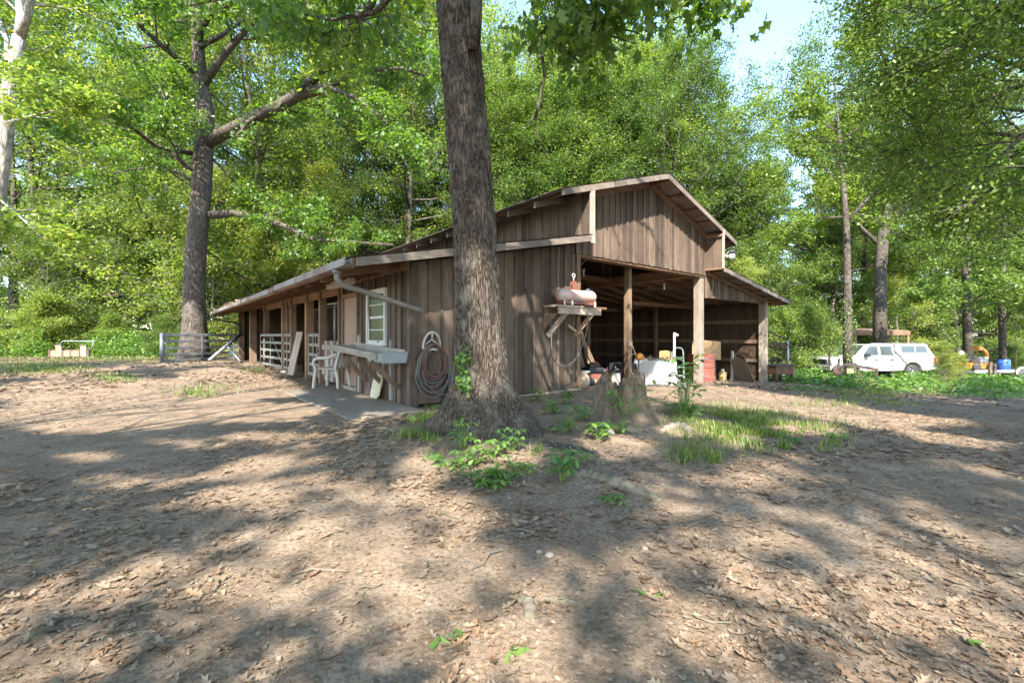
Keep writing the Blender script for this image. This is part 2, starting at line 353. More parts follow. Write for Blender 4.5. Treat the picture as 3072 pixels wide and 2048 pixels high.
# ---------------------------------------------------------------- ground
def build_ground():
    na, rad = 420, [0]
    r = .25
    while r < 420: rad.append(r); r *= 1.03 if r < 14 else 1.055
    rad = np.array(rad); a = np.linspace(0, 2*math.pi, na, endpoint=False)
    rr, aa = np.meshgrid(rad[1:], a, indexing='ij'); x, y = rr*np.sin(aa), rr*np.cos(aa)
    v = np.concatenate([[[0, 0, gzf(0, 0)]], np.stack([x, y, gz(x, y)], -1).reshape(-1, 3)])
    nr = len(rad) - 1; i, k = np.meshgrid(np.arange(nr-1), np.arange(na), indexing='ij'); k2 = (k+1) % na
    q = np.stack([1+i*na+k, 1+i*na+k2, 1+(i+1)*na+k2, 1+(i+1)*na+k], -1).reshape(-1, 4)
    t = np.stack([np.zeros(na, int), 1+(np.arange(na)+1) % na, 1+np.arange(na)], -1)
    q = q[:, ::-1]
    m, nt, p = new_mat('leafy_dirt')
    vec, _ = coords(nt, rnd=False)
    n1 = noise(nt, vec, .55, 5, .6); n2 = noise(nt, vec, 4.2, 6, .68); n3 = noise(nt, vec, 38, 6, .72); n4 = noise(nt, vec, 150, 4, .7)
    c = ramp(nt, n2, [(.3, (.215, .152, .10)), (.5, (.315, .234, .165)), (.72, (.42, .328, .24))]).outputs[0]
    c = mixc(nt, ramp(nt, n1, [(.4, (0, 0, 0)), (.62, (.6, .6, .6))]).outputs[0], c, (.21, .148, .096))
    c = mixc(nt, ramp(nt, n3, [(.38, (.65, .65, .65)), (.56, (0, 0, 0))]).outputs[0], c, (.09, .062, .042))
    c = mixc(nt, ramp(nt, n4, [(.55, (0, 0, 0)), (.72, (.55, .55, .55))]).outputs[0], c, (.46, .37, .27))
    # leaf mould and short green growth under the trees, away from the drive
    sx = N(nt, 'ShaderNodeSeparateXYZ'); tc = nt.nodes.new('ShaderNodeTexCoord'); nt.links.new(tc.outputs['Object'], sx.inputs[0])
    ln = N(nt, 'ShaderNodeVectorMath', operation='LENGTH'); nt.links.new(tc.outputs['Object'], ln.inputs[0])
    far = ramp(nt, ln.outputs['Value'], [(0, (0, 0, 0)), (1, (1, 1, 1))]); mr = N(nt, 'ShaderNodeMapRange'); mr.inputs[1].default_value = 23; mr.inputs[2].default_value = 30
    nt.links.new(ln.outputs['Value'], mr.inputs[0])
    c = mixc(nt, mr.outputs[0], c, ramp(nt, n2, [(.35, (.05, .05, .02)), (.6, (.09, .10, .03))]).outputs[0])
    nt.links.new(c, p.inputs['Base Color']); p.inputs['Roughness'].default_value = 1; p.inputs['Specular IOR Level'].default_value = .1
    b = bump(nt, n2, .5, .05, None); b = bump(nt, n3, .7, .018, None, b); bump(nt, n4, .6, .006, p, b)
    me = raw_mesh('ground', v, np.concatenate([t.ravel()[::1], q.ravel()]), np.concatenate([np.full(na, 3), np.full(len(q), 4)]), m, True)
    import bmesh
    bm = bmesh.new(); bm.from_mesh(me); bmesh.ops.recalc_face_normals(bm, faces=bm.faces)
    if sum(f.normal.z for f in list(bm.faces)[:50]) < 0: bmesh.ops.reverse_faces(bm, faces=bm.faces)
    bm.to_mesh(me); bm.free()
    return tag(link(bpy.data.objects.new('ground', me)), 'bare dirt yard strewn with dead leaves', None, None, 'structure')
build_ground()

# ---------------------------------------------------------------- where sunlight comes through the canopy (x, y, rx, ry, tilt deg; 2352-wide picture)
LIT_G = [(300,905,330,38,0),(560,880,150,30,8),(200,960,260,36,0),(520,948,200,26,0),(640,1000,130,13,0),(420,1016,130,12,0),(210,1046,80,16,0),(700,935,60,14,0),
         (600,1068,150,13,-8),(300,1100,110,16,0),(590,1110,150,20,-6),(470,1152,120,15,-3),(640,1148,55,18,-12),(700,1095,80,14,-8),
         (130,1330,150,26,-14),(330,1300,120,18,-16),
         (830,872,60,10,8),(880,905,60,8,0),(760,860,70,8,8),
         (985,1085,75,55,30),(1040,1190,70,20,10),(1115,1195,75,32,-5),(1080,1150,70,22,0),(930,1130,60,22,20),
         (850,1275,75,42,-8),(870,1330,45,20,0),(835,1400,55,42,0),(1140,1272,80,20,0),(1255,1300,120,26,0),(1385,1270,90,25,4),
         (1500,1270,120,30,4),(1480,1340,90,26,8),(1640,1255,70,22,10),(1700,1315,130,24,12),(1560,1400,85,52,8),(1640,1450,75,34,12),
         (1250,1480,150,52,0),(1380,1510,130,46,0),(1560,1520,110,36,0),(1180,1425,55,18,0),
         (1780,1240,60,16,10),(1835,1345,90,26,20),(1900,1415,95,32,24),(2010,1490,120,30,24),(2110,1545,120,24,18),
         (1455,1105,40,24,25),(1520,1150,60,16,22),(1420,1030,80,26,0),(1360,1010,60,22,0),
         (1735,1085,95,30,5),(1690,1110,60,16,5),(1800,1055,60,16,0),(1840,1100,45,12,8),(1900,1095,70,10,10),(1935,1060,60,9,8),
         (2260,1075,140,10,12),(2080,1150,60,9,10),(2070,1125,40,8,8),(2290,1205,70,14,10),(2150,1195,60,10,12),(2220,1290,50,14,14),
         (1750,925,250,20,4),(1960,958,170,14,5),(1640,905,120,16,0),(1560,895,90,14,0),(2020,975,100,10,6),(1480,890,80,16,0),(2010,850,170,26,0),(1850,850,110,26,0),(2260,850,80,16,0),(1690,1012,70,24,0),(2190,1010,150,14,6),(2300,1120,90,14,10),(2130,965,120,10,4),(2230,1250,80,16,14),(1600,985,90,18,0),(1850,985,90,18,0),(1150,1050,110,45,0),(2100,885,120,18,0)]
LIT_F = [(1200,760,45,110,0),(1290,740,24,110,0),(1320,700,60,90,0),(1330,800,60,100,0),(1245,850,120,60,0),(1190,700,40,50,0),
         (1400,520,60,80,0),(1470,560,50,90,0),(1540,580,40,90,0),(1600,600,40,70,0),(1360,600,40,60,0),(1560,500,90,50,0),(1420,440,200,60,0),
         (1610,720,14,120,0),(1660,590,30,40,0),(1745,780,20,100,0),(1700,820,40,50,0),(1500,860,100,30,0)]
LIT_T = [(1125,745,44,120,0),(1090,600,24,50,0),(1145,560,20,40,0),(1110,470,18,26,0),(1120,700,36,60,0),(1130,820,46,50,0),(1075,640,18,40,0),(1100,900,40,30,0),(1060,250,14,28,0),(1050,320,12,40,0),(1090,430,14,30,0),(1060,560,18,30,0),(1170,880,14,40,0),(1090,185,16,14,0)]
LIT_S = [(900,890,180,10,0)]
def ell(px, py, L, soft=.35, grow=1.):
    o = np.zeros_like(px)
    for (x, y, rx, ry, t) in L:
        c, s = math.cos(R(t)), math.sin(R(t)); dx, dy = px - x, py - y
        d = np.hypot((dx*c + dy*s)/(rx*grow), (-dx*s + dy*c)/(ry*grow+3*(grow-1)))
        o = np.maximum(o, 1 - sst(1 - soft*.5, 1 + soft*.5, d))
    return o
def keep(P, only=False):
    """False for leaves that would block one of the sun patches seen in the yard, on the barn or on the oak."""
    P = np.asarray(P, float); L = np.array(LD); n = len(P); lit = np.zeros(n); done = np.zeros(n, bool)
    # the oak trunk
    k = (OAK[1] - .25 - P[:, 1]) / L[1]; h = P + L * k[:, None]
    hit = (k > 0) & (np.abs(h[:, 0] - OAK[0] + .04*h[:, 2]) < .42) & (h[:, 2] > 0) & (h[:, 2] < 5.2)
    px, py = proj(h); l = ell(px/1.306, py/1.306, LIT_T, .15, 1.2); lit = np.where(hit, l, lit); done |= hit
    t, s = W2B(P[:, 0], P[:, 1]); lt = L[0]*BU[0] + L[1]*BU[1]; ls = L[0]*BV[0] + L[1]*BV[1]
    k = -s / ls; h = P + L * k[:, None]; tt = t + lt*k
    top = np.where(tt < 4, 2.6 + .2*tt, np.where(tt < 9.9, 5.4, 3.2))
    hit = (k > 0) & (tt > -.2) & (tt < 14.8) & (h[:, 2] > 0) & (h[:, 2] < top) & ~done
    px, py = proj(h); l = ell(px/1.306, py/1.306, LIT_F, .15, 1.1); lit = np.where(hit, l, lit); done |= hit
    k = -t / lt; h = P + L * k[:, None]; s2 = s + ls*k
    hit = (k > 0) & (s2 > 0) & (s2 < 18.6) & (h[:, 2] > 0) & (h[:, 2] < 2.4) & ~done
    lit = np.where(hit, .02, lit); done |= hit
    k = P[:, 2] / -L[2]; h = P + L * k[:, None]
    for _ in range(2):
        k = (P[:, 2] - gz(h[:, 0], h[:, 1], False)) / -L[2]; h = P + L * k[:, None]
    px, py = proj(h); inf = (h[:, 1] > .9) & (px > -60) & (px < 3130) & (py < 2080) & (h[:, 1] < 26)
    wx = (vnoise(h[:, 0]*2.4, h[:, 1]*2.4, 0, 71) - .5); wy = (vnoise(h[:, 0]*2.4, h[:, 1]*2.4, 0, 72) - .5)
    sc = 120 / np.maximum(h[:, 1], 1.5)
    l = ell(px/1.306 + wx*sc*1.6, py/1.306 + wy*sc*.6, LIT_G, .12, 1.05)
    nz = fbm(h[:, 0]*.55, h[:, 1]*.55, 0, 33, 3)
    l = l if only else np.maximum(l, .9*sst(.64, .70, nz) * (h[:, 1] > 9))
    out = 0*nz if only else sst(.5, .56, nz)
    lit = np.where(done, lit, np.where(inf, l, out))
    rnd = vnoise(P[:, 0]*917.3, P[:, 1]*853.1, P[:, 2]*777.7, 5)
    return rnd > lit * 1.02

# ---------------------------------------------------------------- trees
def leaf_cards(name, pos, size, mat, rng, tilt=.62, droop=-.25, lobed=False):
    n = len(pos); yaw = rng.uniform(0, 2*math.pi, n); pitch = rng.normal(droop, tilt*.75, n); roll = rng.normal(0, tilt, n)
    rot = eul(yaw, pitch, roll); sc = size * rng.uniform(.65, 1.3, n)
    if lobed:
        tv = [(0,0,0),(0,.36,.03),(0,.68,.02),(0,1,-.06),(.15,.2,-.03),(.36,.36,-.07),(.13,.47,0),(.3,.7,-.05),(.08,.78,0),(-.15,.2,-.03),(-.36,.36,-.07),(-.13,.47,0),(-.3,.7,-.05),(-.08,.78,0)]
        tf = [(0,4,1),(4,5,1),(5,6,1),(1,6,2),(6,7,2),(7,8,2),(2,8,3),(0,1,9),(9,1,10),(10,1,11),(1,2,11),(11,2,12),(12,2,13),(2,3,13)]
    else:
        tv = [(0,0,0),(.27,.45,-.07),(0,1,-.03),(-.27,.45,-.07)]; tf = [(0,1,2),(0,2,3)]
    v, f = merge_inst(tv, tf, pos, rot, sc, 3)
    return raw_mesh(name, v, f, 3, mat)
def wob(rng, p, d, ln, n, bend, up):
    pts = [Vector(p)]; d = Vector(d).normalized()
    for _ in range(n):
        d = (d + Vector((rng.normal(0, bend), rng.normal(0, bend), rng.normal(0, bend) + up))).normalized(); pts.append(pts[-1] + d * (ln/n))
    return pts
class Grow:
    def __init__(s, seed): s.rng = np.random.default_rng(seed); s.mb = MB(); s.tw = []
    def limb(s, pts, r0, r1, sides=7, branch=True, ln=None, nb=6, f0=.3, twig=1., flat=.5, up=.05, nt=5):
        m = len(pts); s.mb.tube(pts, [r0 + (r1-r0)*i/(m-1) for i in range(m)], sides)
        if not branch: return
        L = sum((pts[i+1]-pts[i]).length for i in range(m-1)); rng = s.rng; ln = ln or L*.5
        for b in range(nb):
            f = f0 + (1-f0)*(b+rng.uniform(0, .9))/nb; x = f*(m-1); i = min(int(x), m-2); p = pts[i].lerp(pts[i+1], x-i); d = (pts[i+1]-pts[i]).normalized()
            side = Vector((-d.y, d.x, 0)); side = side.normalized() if side.length > .05 else Vector((math.cos(b*2.4), math.sin(b*2.4), 0))
            if b % 2: side = -side
            dd = d*.75 + side*rng.uniform(.5, 1.1) + Vector((0, 0, rng.normal(.08, flat)))
            bl = ln*(1.05-.55*f)*rng.uniform(.7, 1.2); br = max(.008, (r0+(r1-r0)*f)*.45)
            bp = wob(rng, p, dd, bl, 4, .16, up); s.mb.tube(bp, [br*(1-.2*q) for q in range(5)], 4, False)
            for k in range(nt):
                g = .25 + .75*(k+rng.uniform(0, .9))/nt; y = g*4; j = min(int(y), 3); q = bp[j].lerp(bp[j+1], y-j); e = (bp[j+1]-bp[j]).normalized()
                sd = Vector((-e.y, e.x, 0)); sd = sd.normalized() if sd.length > .05 else Vector((1, 0, 0))
                ee = e*.7 + sd*(1 if k % 2 else -1)*rng.uniform(.4, 1) + Vector((0, 0, rng.normal(0, flat)))
                tl = twig*rng.uniform(.6, 1.3); tp = wob(rng, q, ee, tl, 2, .15, 0); s.mb.tube(tp, [.012, .008, .004], 3, False)
                s.tw += [(tuple(tp[0]), tuple(tp[1])), (tuple(tp[1]), tuple(tp[2]))]
            s.tw.append((tuple(bp[3]), tuple(bp[4])))
    def leaves(s, n, sig=.16, flat=.7):
        a = np.array([t[0] for t in s.tw]); b = np.array([t[1] for t in s.tw]); i = s.rng.integers(0, len(a), n); u = s.rng.uniform(0, 1.15, n)[:, None]
        p = a[i] + (b[i]-a[i])*u + s.rng.normal(0, 1, (n, 3)) * np.array([sig, sig, sig*flat]); return p
def auto_tree(seed, H, spread, base, nl, r0, twig, prof, lean=.02, elev=(.15, .9), nb=6, nt=5, flat=.4):
    g = Grow(seed); rng = g.rng
    tp = wob(rng, (0, 0, -.3), (rng.normal(0, lean), rng.normal(0, lean), 1), H*.93, 9, .035, .03)
    g.mb.tube(tp, [r0*1.35] + [r0*(1-.93*(i/9)**.9) for i in range(1, 10)], 9)
    for i in range(nl):
        f = base + (.97-base)*(i+rng.uniform(0, .8))/nl; x = f*9; j = min(int(x), 8); p = tp[j].lerp(tp[j+1], x-j)
        u = (f-base)/(1-base); az = i*2.39996 + rng.normal(0, .35); el = elev[0] + (elev[1]-elev[0])*u + rng.normal(0, .12)
        ln = spread*prof(u)*rng.uniform(.8, 1.2); d = (math.cos(az)*math.cos(el), math.sin(az)*math.cos(el), math.sin(el))
        rr = max(.02, r0*(1-.9*f)*.5); pts = wob(rng, p, d, ln, 5, .12, .04)
        g.limb(pts, rr, rr*.25, 6, True, ln*.55, nb, .2, twig, flat, .03, nt)
    return g
def tree_object(name, label, cat, g, leafpos, lsize, bark, leaf, loc, group=None, tilt=.62, droop=-.25, lobed=False, seed=1):
    t = thing(name, label, cat, loc, 0, group)
    g.mb.build('trunk', bark, t, True)
    me = leaf_cards('crown', leafpos, lsize, leaf, np.random.default_rng(seed), tilt, droop, lobed)
    link(bpy.data.objects.new('crown', me), t); return t

def forest():
    kinds = []
    dome = lambda u: .45 + .75*math.sin(math.pi*min(1, .2+.8*u)); tall = lambda u: .55 + .5*(1-u); edge = lambda u: .95 - .6*u
    for (seed, H, sp, base, nl, r0, tw, pf, el, n, ls, nm) in (
        (11, 22, 6.5, .28, 26, .26, 1.0, dome, (.1, 1.0), 34000, .18, 'woodland_oak'), (12, 25, 5.2, .22, 30, .24, 1.0, tall, (.35, 1.1), 30000, .20, 'woodland_poplar'),
        (13, 19, 5.6, .05, 34, .2, .9, edge, (-.05, .9), 50000, .15, 'edge_maple'), (14, 24, 6.0, .12, 32, .25, 1.0, dome, (.0, 1.0), 42000, .175, 'woodland_hickory'),
        (15, 11, 3.6, .06, 22, .10, .8, edge, (.05, .9), 26000, .15, 'understory_sapling'), (16, 4.0, 2.3, .02, 20, .04, .55, edge, (.2, 1.1), 15000, .13, 'leafy_shrub')):
        g = auto_tree(seed, H, sp, base, nl, r0, tw, pf, elev=el, nb=7, nt=6)
        p = g.leaves(n, .2); p = p[p[:, 2] > .15]
        t = tree_object(nm, None, 'shrub' if 'shrub' in nm else 'tree', g, p, ls, M['barkpale' if seed in (12, 15) else 'bark2'], M[{12: 'leaf_lime', 13: 'leaf_deep', 15: 'leaf_lime'}.get(seed, 'leaf')], (0, -400, 0), seed=seed); kinds.append(t)
    used = [False]*6; rng = np.random.default_rng(5)
    def put(k, x, y, sc, label, group):
        t = kinds[k] if not used[k] else copy_tree(kinds[k]); used[k] = True
        t.location = (x, y, gzf(x, y) - .05); t.rotation_euler = (rng.normal(0, .03), rng.normal(0, .03), rng.uniform(0, 6.28)); t.scale = (sc*rng.uniform(.9, 1.1),)*2 + (sc,)
        tag(t, label, None, group)
    LM = [(-1e9, 'off the far left edge'), (0, 'beside the pale forked tree'), (150, 'behind the planter box'), (450, 'behind the old gate oak'), (720, 'over the far end of the long roof'), (1000, 'over the long roof near the gutter'),
          (1300, 'behind the big front oak'), (1580, 'over the raised left roof slope'), (1830, 'behind the gable peak'), (2080, 'over the raised right roof slope'), (2330, 'behind the mobile home'), (2520, 'behind the pickup cab'), (2700, 'behind the camper shell'), (2850, 'behind the orange machine'), (3072, 'off the far right edge')]
    def sector(px, d): 
        return ('at the woods edge ' if d < 39 else 'well inside the woods ' if d < 52 else 'deep in the woods ') + [w for x, w in LM if px >= x][-1]
    kn = ['broad leafy oak', 'tall narrow tree', 'bushy low-branched tree', 'round-headed tree', 'slender young tree', 'low leafy shrub']
    def ring(d0, d1, step, kk, smin, smax, a0=-56, a1=58, skip=None):
        a = a0
        while a < a1:
            an = a + rng.uniform(-.35, .35)*step; d = rng.uniform(d0, d1); x, y = math.tan(R(an))*d, d
            px = CX + F*x/y
            if not (skip and skip(px, x, y)):
                k = kk[rng.integers(0, len(kk))]; w = sector(px, d)
                t, s = W2B(x, y)
                if not (-2.5 < t < 17 and -3 < s < 22): put(k, x, y, rng.uniform(smin, smax), kn[k] + ' ' + w, kn[k] + 's ' + w)
            a += step
    gap = lambda px, x, y: 1900 < px < 2420
    ring(27, 30, 7.5, [5], .55, .9, -52, -28); ring(28, 32, 6.0, [2, 4], .9, 1.2, -54, -22); ring(31, 36, 6.0, [2, 3, 0], 1.1, 1.35, -56, 2)
    ring(34, 38, 4.6, [2, 3, 2], 1.1, 1.35, 2, 17); ring(34, 38, 4.4, [2, 3], 1.05, 1.2, 17, 25); ring(36, 40, 4.5, [2, 2, 3], 1.05, 1.2, 25.5, 33); ring(38, 41, 5.0, [2, 4, 2], .8, 1.05, 31, 56)
    ring(40, 45, 5.5, [0, 3, 2], 1.1, 1.35, -54, 6); ring(41, 46, 4.8, [1, 0, 3], 1.35, 1.6, 6, 17); ring(41, 46, 4.8, [1, 0, 3], 1.0, 1.1, 17, 21); ring(42, 47, 4.2, [2, 3, 2, 0], 1.1, 1.35, 34, 56)
    ring(50, 56, 5, [1, 3], 1.2, 1.45, -54, 8); ring(50, 56, 4.5, [1, 3], 1.5, 1.75, 8, 18); ring(50, 56, 4.5, [1, 3], 1.2, 1.35, 18, 56, lambda px, x, y: 1980 < px < 2480)
    ring(60, 68, 4.0, [2, 2, 3], 1.0, 1.2, -54, 56); ring(76, 84, 3.0, [2, 2, 3], .9, 1.15, -56, 58)
forest()
def far_woods():                         # the rest of the wood, beyond the trees one can tell apart
    rng = np.random.default_rng(19); n = 60000; a = rng.uniform(-R(60), R(60), n); d = rng.uniform(92, 112, n); x, y = d*np.sin(a), d*np.cos(a)
    h = rng.uniform(-1.5, 1, n)**3 * 5 + rng.uniform(0, 7, n) + 4*fbm(x*.1, y*.1, 0, 3, 3); pos = np.stack([x, y, np.maximum(h, 0) - 1.4], -1)
    tag(link(bpy.data.objects.new('far_woods', leaf_cards('far_woods', pos, .8, M['leaf'], rng, .9, 0))), 'leafy depth of the woods far beyond the first trees', None, None, 'stuff')
far_woods()
# ---------------------------------------------------------------- the big oak in front of the barn
def oak_trunk():
    nz_, na = 420, 220
    z = np.concatenate([np.linspace(-.22, .9, 150), np.linspace(.9, 6.6, nz_-149)[1:]]); a = np.linspace(0, 2*math.pi, na, endpoint=False)
    Z, A = np.meshgrid(z, a, indexing='ij')
    zz = np.maximum(Z, -.15)
    r = .252 + .02*np.clip(1 - zz/4.8, -1, 1) + .05*np.exp(-zz/.75)
    roots = [(-2.8, .72, 8), (-1.95, .5, 14), (-.25, .66, 8), (-1.15, .36, 12), (.75, .45, 5), (1.7, .4, 6), (2.6, .35, 6)]
    fl = 0
    for (ra, am, pw) in roots:
        w = .12*np.sin(Z*7+ra*3); fl = fl + am*np.exp(-np.maximum(Z+.1, 0)/.34)*np.maximum(0, np.cos((A-ra-w)/1.0))**pw*(np.cos(A-ra) > 0)
    r = r + fl + .09*np.exp(-np.maximum(Z+.1, 0)/.28)
    # long vertical furrows and scaly plates
    ux, uy = np.cos(A)*r, np.sin(A)*r
    n1 = fbm(ux*12, uy*12, Z*2.0, 21, 3); rd = 1 - np.abs(2*n1-1)*2.2
    n2 = fbm(ux*38, uy*38, Z*13, 25, 3); n0 = fbm(ux*3, uy*3, Z*1.2, 28, 2)
    r = r - .030*np.clip(rd, 0, 1)**1.5 + .012*(n2-.5) + .035*(n0-.5)
    cx = -.035*zz - .012*np.sin(zz*1.1) - .022*np.maximum(zz-1.3, 0)**1.5 ; cy = .012*zz
    v = np.stack([np.cos(A)*r + cx, np.sin(A)*r + cy, Z], -1).reshape(-1, 3)
    n = len(z); i, k = np.meshgrid(np.arange(n-1), np.arange(na), indexing='ij'); k2 = (k+1) % na
    q = np.stack([i*na+k, i*na+k2, (i+1)*na+k2, (i+1)*na+k], -1).reshape(-1, 4)
    return raw_mesh('trunk', v, q, 4, M['bark'], True)
ARM = [(632,428),(740,360),(860,305),(985,262),(930,250),(1000,170),(1035,130),(1050,70),(1110,20),(1150,-60)]
def hides(P, rng):                       # the long arms of the gate oak are bare, as in the photograph: no sprays hang before them
    px, py = proj(P); o = np.zeros(len(P), bool)
    for i, (a, b) in enumerate(zip(ARM[:-1], ARM[1:])):
        if i == 3: continue
        ax, ay, bx, by = *a, *b; u = np.clip(((px-ax)*(bx-ax)+(py-ay)*(by-ay))/((bx-ax)**2+(by-ay)**2), 0, 1)
        o |= np.hypot(px-ax-u*(bx-ax), py-ay-u*(by-ay)) < 27
    return o & (rng.uniform(0, 1, len(P)) < .85)
oak_t = thing('oak_tree', 'thick rough-barked oak with flaring roots standing in front of the barn', 'tree', (OAK[0], OAK[1], .02))
link(bpy.data.objects.new('trunk', oak_trunk()), oak_t)
def local(p, t): return Vector(p) - t.location
g = Grow(41)
# limb hugging the trunk at the top right, then the drooping boughs over the yard
def limb_px(g, t, pts, r0, r1, **kw):
    g.limb([local(PX(*p), t) for p in pts], r0, r1, **kw)
limb_px(g, oak_t, [(1420, 150, 4.95), (1428, 60, 4.85), (1432, -60, 4.75), (1445, -220, 4.6)], .075, .055, branch=False)
limb_px(g, oak_t, [(1445, -220, 4.6), (1540, -130, 4.3), (1640, -70, 4.1), (1760, -40, 4.0), (1880, -30, 4.0)], .045, .01, nb=8, ln=.75, twig=.35, flat=.25, up=-.12, nt=5)
limb_px(g, oak_t, [(1445, -220, 4.6), (1600, -200, 4.9), (1800, -120, 5.0), (1960, -60, 4.9), (2120, -30, 4.8)], .04, .008, nb=9, ln=.75, twig=.35, flat=.25, up=-.12, nt=5)
limb_px(g, oak_t, [(1560, -160, 5.6), (1618, 100, 5.6), (1634, 230, 5.6), (1608, 350, 5.6), (1600, 360, 5.6)], .028, .014, branch=False)
limb_px(g, oak_t, [(1606, 345, 5.6), (1612, 400, 5.6), (1640, 480, 5.6)], .011, .005, branch=False)
limb_px(g, oak_t, [(1606, 345, 5.6), (1580, 385, 5.6)], .010, .005, branch=False)
limb_px(g, oak_t, [(1480, -300, 5.2), (1560, -60, 5.4), (1640, 60, 5.6), (1700, 130, 5.6), (1750, 150, 5.5)], .02, .006, nb=6, ln=.6, twig=.32, flat=.3, up=-.1)
limb_px(g, oak_t, [(1340, -150, 5.0), (1230, -60, 5.4), (1120, 40, 5.7), (1000, 60, 6.0), (880, 40, 6.4)], .05, .012, nb=9, ln=1.0, twig=.4, flat=.4, up=-.05)
limb_px(g, oak_t, [(1340, -200, 5.0), (1220, -90, 6.0), (1050, -20, 7.0), (800, -30, 7.6), (560, 20, 8)], .06, .012, nb=12, ln=1.5, twig=.5, flat=.4, up=-.05)
low = g.leaves(3800, .14); low = low[(low[:, 2] > 2.0)]; low = low[~hides(low + np.array(oak_t.location), g.rng)]
# the upper crown, above the frame: it throws the dapple on the roof and the yard beyond
g2 = Grow(42)
for i in range(16):
    az = i*2.4; h = 5.6 + i*.62; el = .25 + .05*i
    pts = wob(g2.rng, (-.035*h, 0, h), (math.cos(az)*math.cos(el), math.sin(az)*math.cos(el), math.sin(el)), 5.4*(1-.03*i), 5, .12, .03)
    g2.limb(pts, .12*(1-.04*i), .03, 6, nb=6, ln=2.2, twig=.8, flat=.35)
tp = [Vector((-.035*h, .012*h, h)) for h in (6.4, 8.5, 11, 13.5, 16)]; g2.mb.tube(tp, [.225, .2, .15, .1, .04], 12)
up = g2.leaves(20000, .18); up = up[up[:, 2] > 5.2]
upw = up + np.array(oak_t.location); up = up[keep(upw)]
g.mb.v, off = g.mb.v + g2.mb.v, len(g.mb.v); g.mb.f += [tuple(i+off for i in f) for f in g2.mb.f]
g.mb.build('limb', M['bark2'], oak_t, True)
link(bpy.data.objects.new('crown', leaf_cards('crown', up, .2, M['leaf'], g.rng)), oak_t)
link(bpy.data.objects.new('foliage', leaf_cards('foliage', low, .14, M['leaf_oak'], g.rng, .75, -.75, True)), oak_t)

# ---------------------------------------------------------------- the old oak behind the gate, with long arms
loc = (-15.3, 21.3, gzf(-15.3, 21.3) - .05)
lo = thing('oak_tree', 'old oak with long mossy limbs standing just behind the grey steel gate', 'tree', loc)
g = Grow(51)
tr = [(583, 1090, 21.3), (583, 1040, 21.3), (583, 960, 21.3), (582, 860, 21.3), (590, 720, 21.3), (602, 600, 21.3), (608, 500, 21.3), (612, 420, 21.3), (616, 330, 21.3), (605, 270, 21.3), (596, 180, 21.2), (590, 60, 21), (600, -100, 20.8), (610, -300, 20.6)]
g.mb.tube([local(PX(*p), lo) for p in tr], [.8, .62, .49, .455, .44, .43, .42, .41, .37, .32, .28, .23, .17, .08], 24)
LB = [([(612,432,21.3),(700,385,20.6),(800,335,19.6),(900,285,18.4),(985,262,17.2)], .3, .19, dict(nb=8, ln=2.6)),
      ([(860,305,19),(930,250,18),(1000,170,17),(1035,130,16.4),(1050,70,16),(1110,20,15.5),(1150,-60,15)], .22, .12, dict(nb=9, ln=2.4)),
      ([(985,262,17.2),(1080,300,16.6),(1150,360,16.2),(1210,440,16)], .1, .03, dict(nb=7, ln=2.0)),
      ([(985,262,17.2),(1080,215,16.6),(1200,205,16.2),(1320,240,16)], .11, .03, dict(nb=6, ln=2.0)),
      ([(632,645,21.3),(700,640,21),(780,655,20.6),(860,680,20),(930,715,19.6),(1000,722,19),(1180,735,18.4)], .19, .05, dict(nb=9, ln=1.6)),
      ([(780,650,20.6),(860,632,20),(960,640,19.6)], .08, .03, dict(nb=4, ln=1.2)),
      ([(606,520,21.3),(560,500,20.8),(530,470,20.4),(520,400,20),(500,320,19.7),(480,250,19.4)], .15, .05, dict(nb=9, ln=2.6)),
      ([(575,460,21.2),(470,440,20),(380,370,18.5),(270,310,17),(180,330,16)], .13, .03, dict(nb=10, ln=2.8)),
      ([(600,270,21.3),(660,180,21),(720,110,20.5),(800,20,20),(900,-80,19)], .2, .06, dict(nb=9, ln=3.0)),
      ([(600,230,21.3),(500,150,20),(420,80,19),(380,-60,18)], .16, .05, dict(nb=9, ln=3.2)),
      ([(592,120,21),(640,20,19),(700,-40,17),(800,-90,15)], .15, .04, dict(nb=9, ln=3.2)),
      ([(600,560,21.3),(540,520,22),(460,500,23),(330,520,23.5)], .12, .03, dict(nb=7, ln=2.4)),
      ([(640,480,21.4),(700,540,22),(740,600,22.5)], .07, .02, dict(nb=5, ln=1.6))]
for (p, a, b, kw) in LB: limb_px(g, lo, p, a, b, twig=.75, flat=.45, up=.0, nt=6, **kw)
for i in range(9):
    az = i*2.4; h = 15 + i*1.1; pts = wob(g.rng, local((-15, 21, h), lo), (math.cos(az), math.sin(az), .5), 6, 5, .12, .03); g.limb(pts, .14, .03, 6, nb=7, ln=3, twig=.9)
p = g.leaves(46000, .17); lw = p + np.array(lo.location); p = p[~hides(lw, g.rng)]
g.mb.build('trunk', M['bark2'], lo, True); link(bpy.data.objects.new('crown', leaf_cards('crown', p, .19, M['leaf_oak'], g.rng, .7, -.3)), lo)

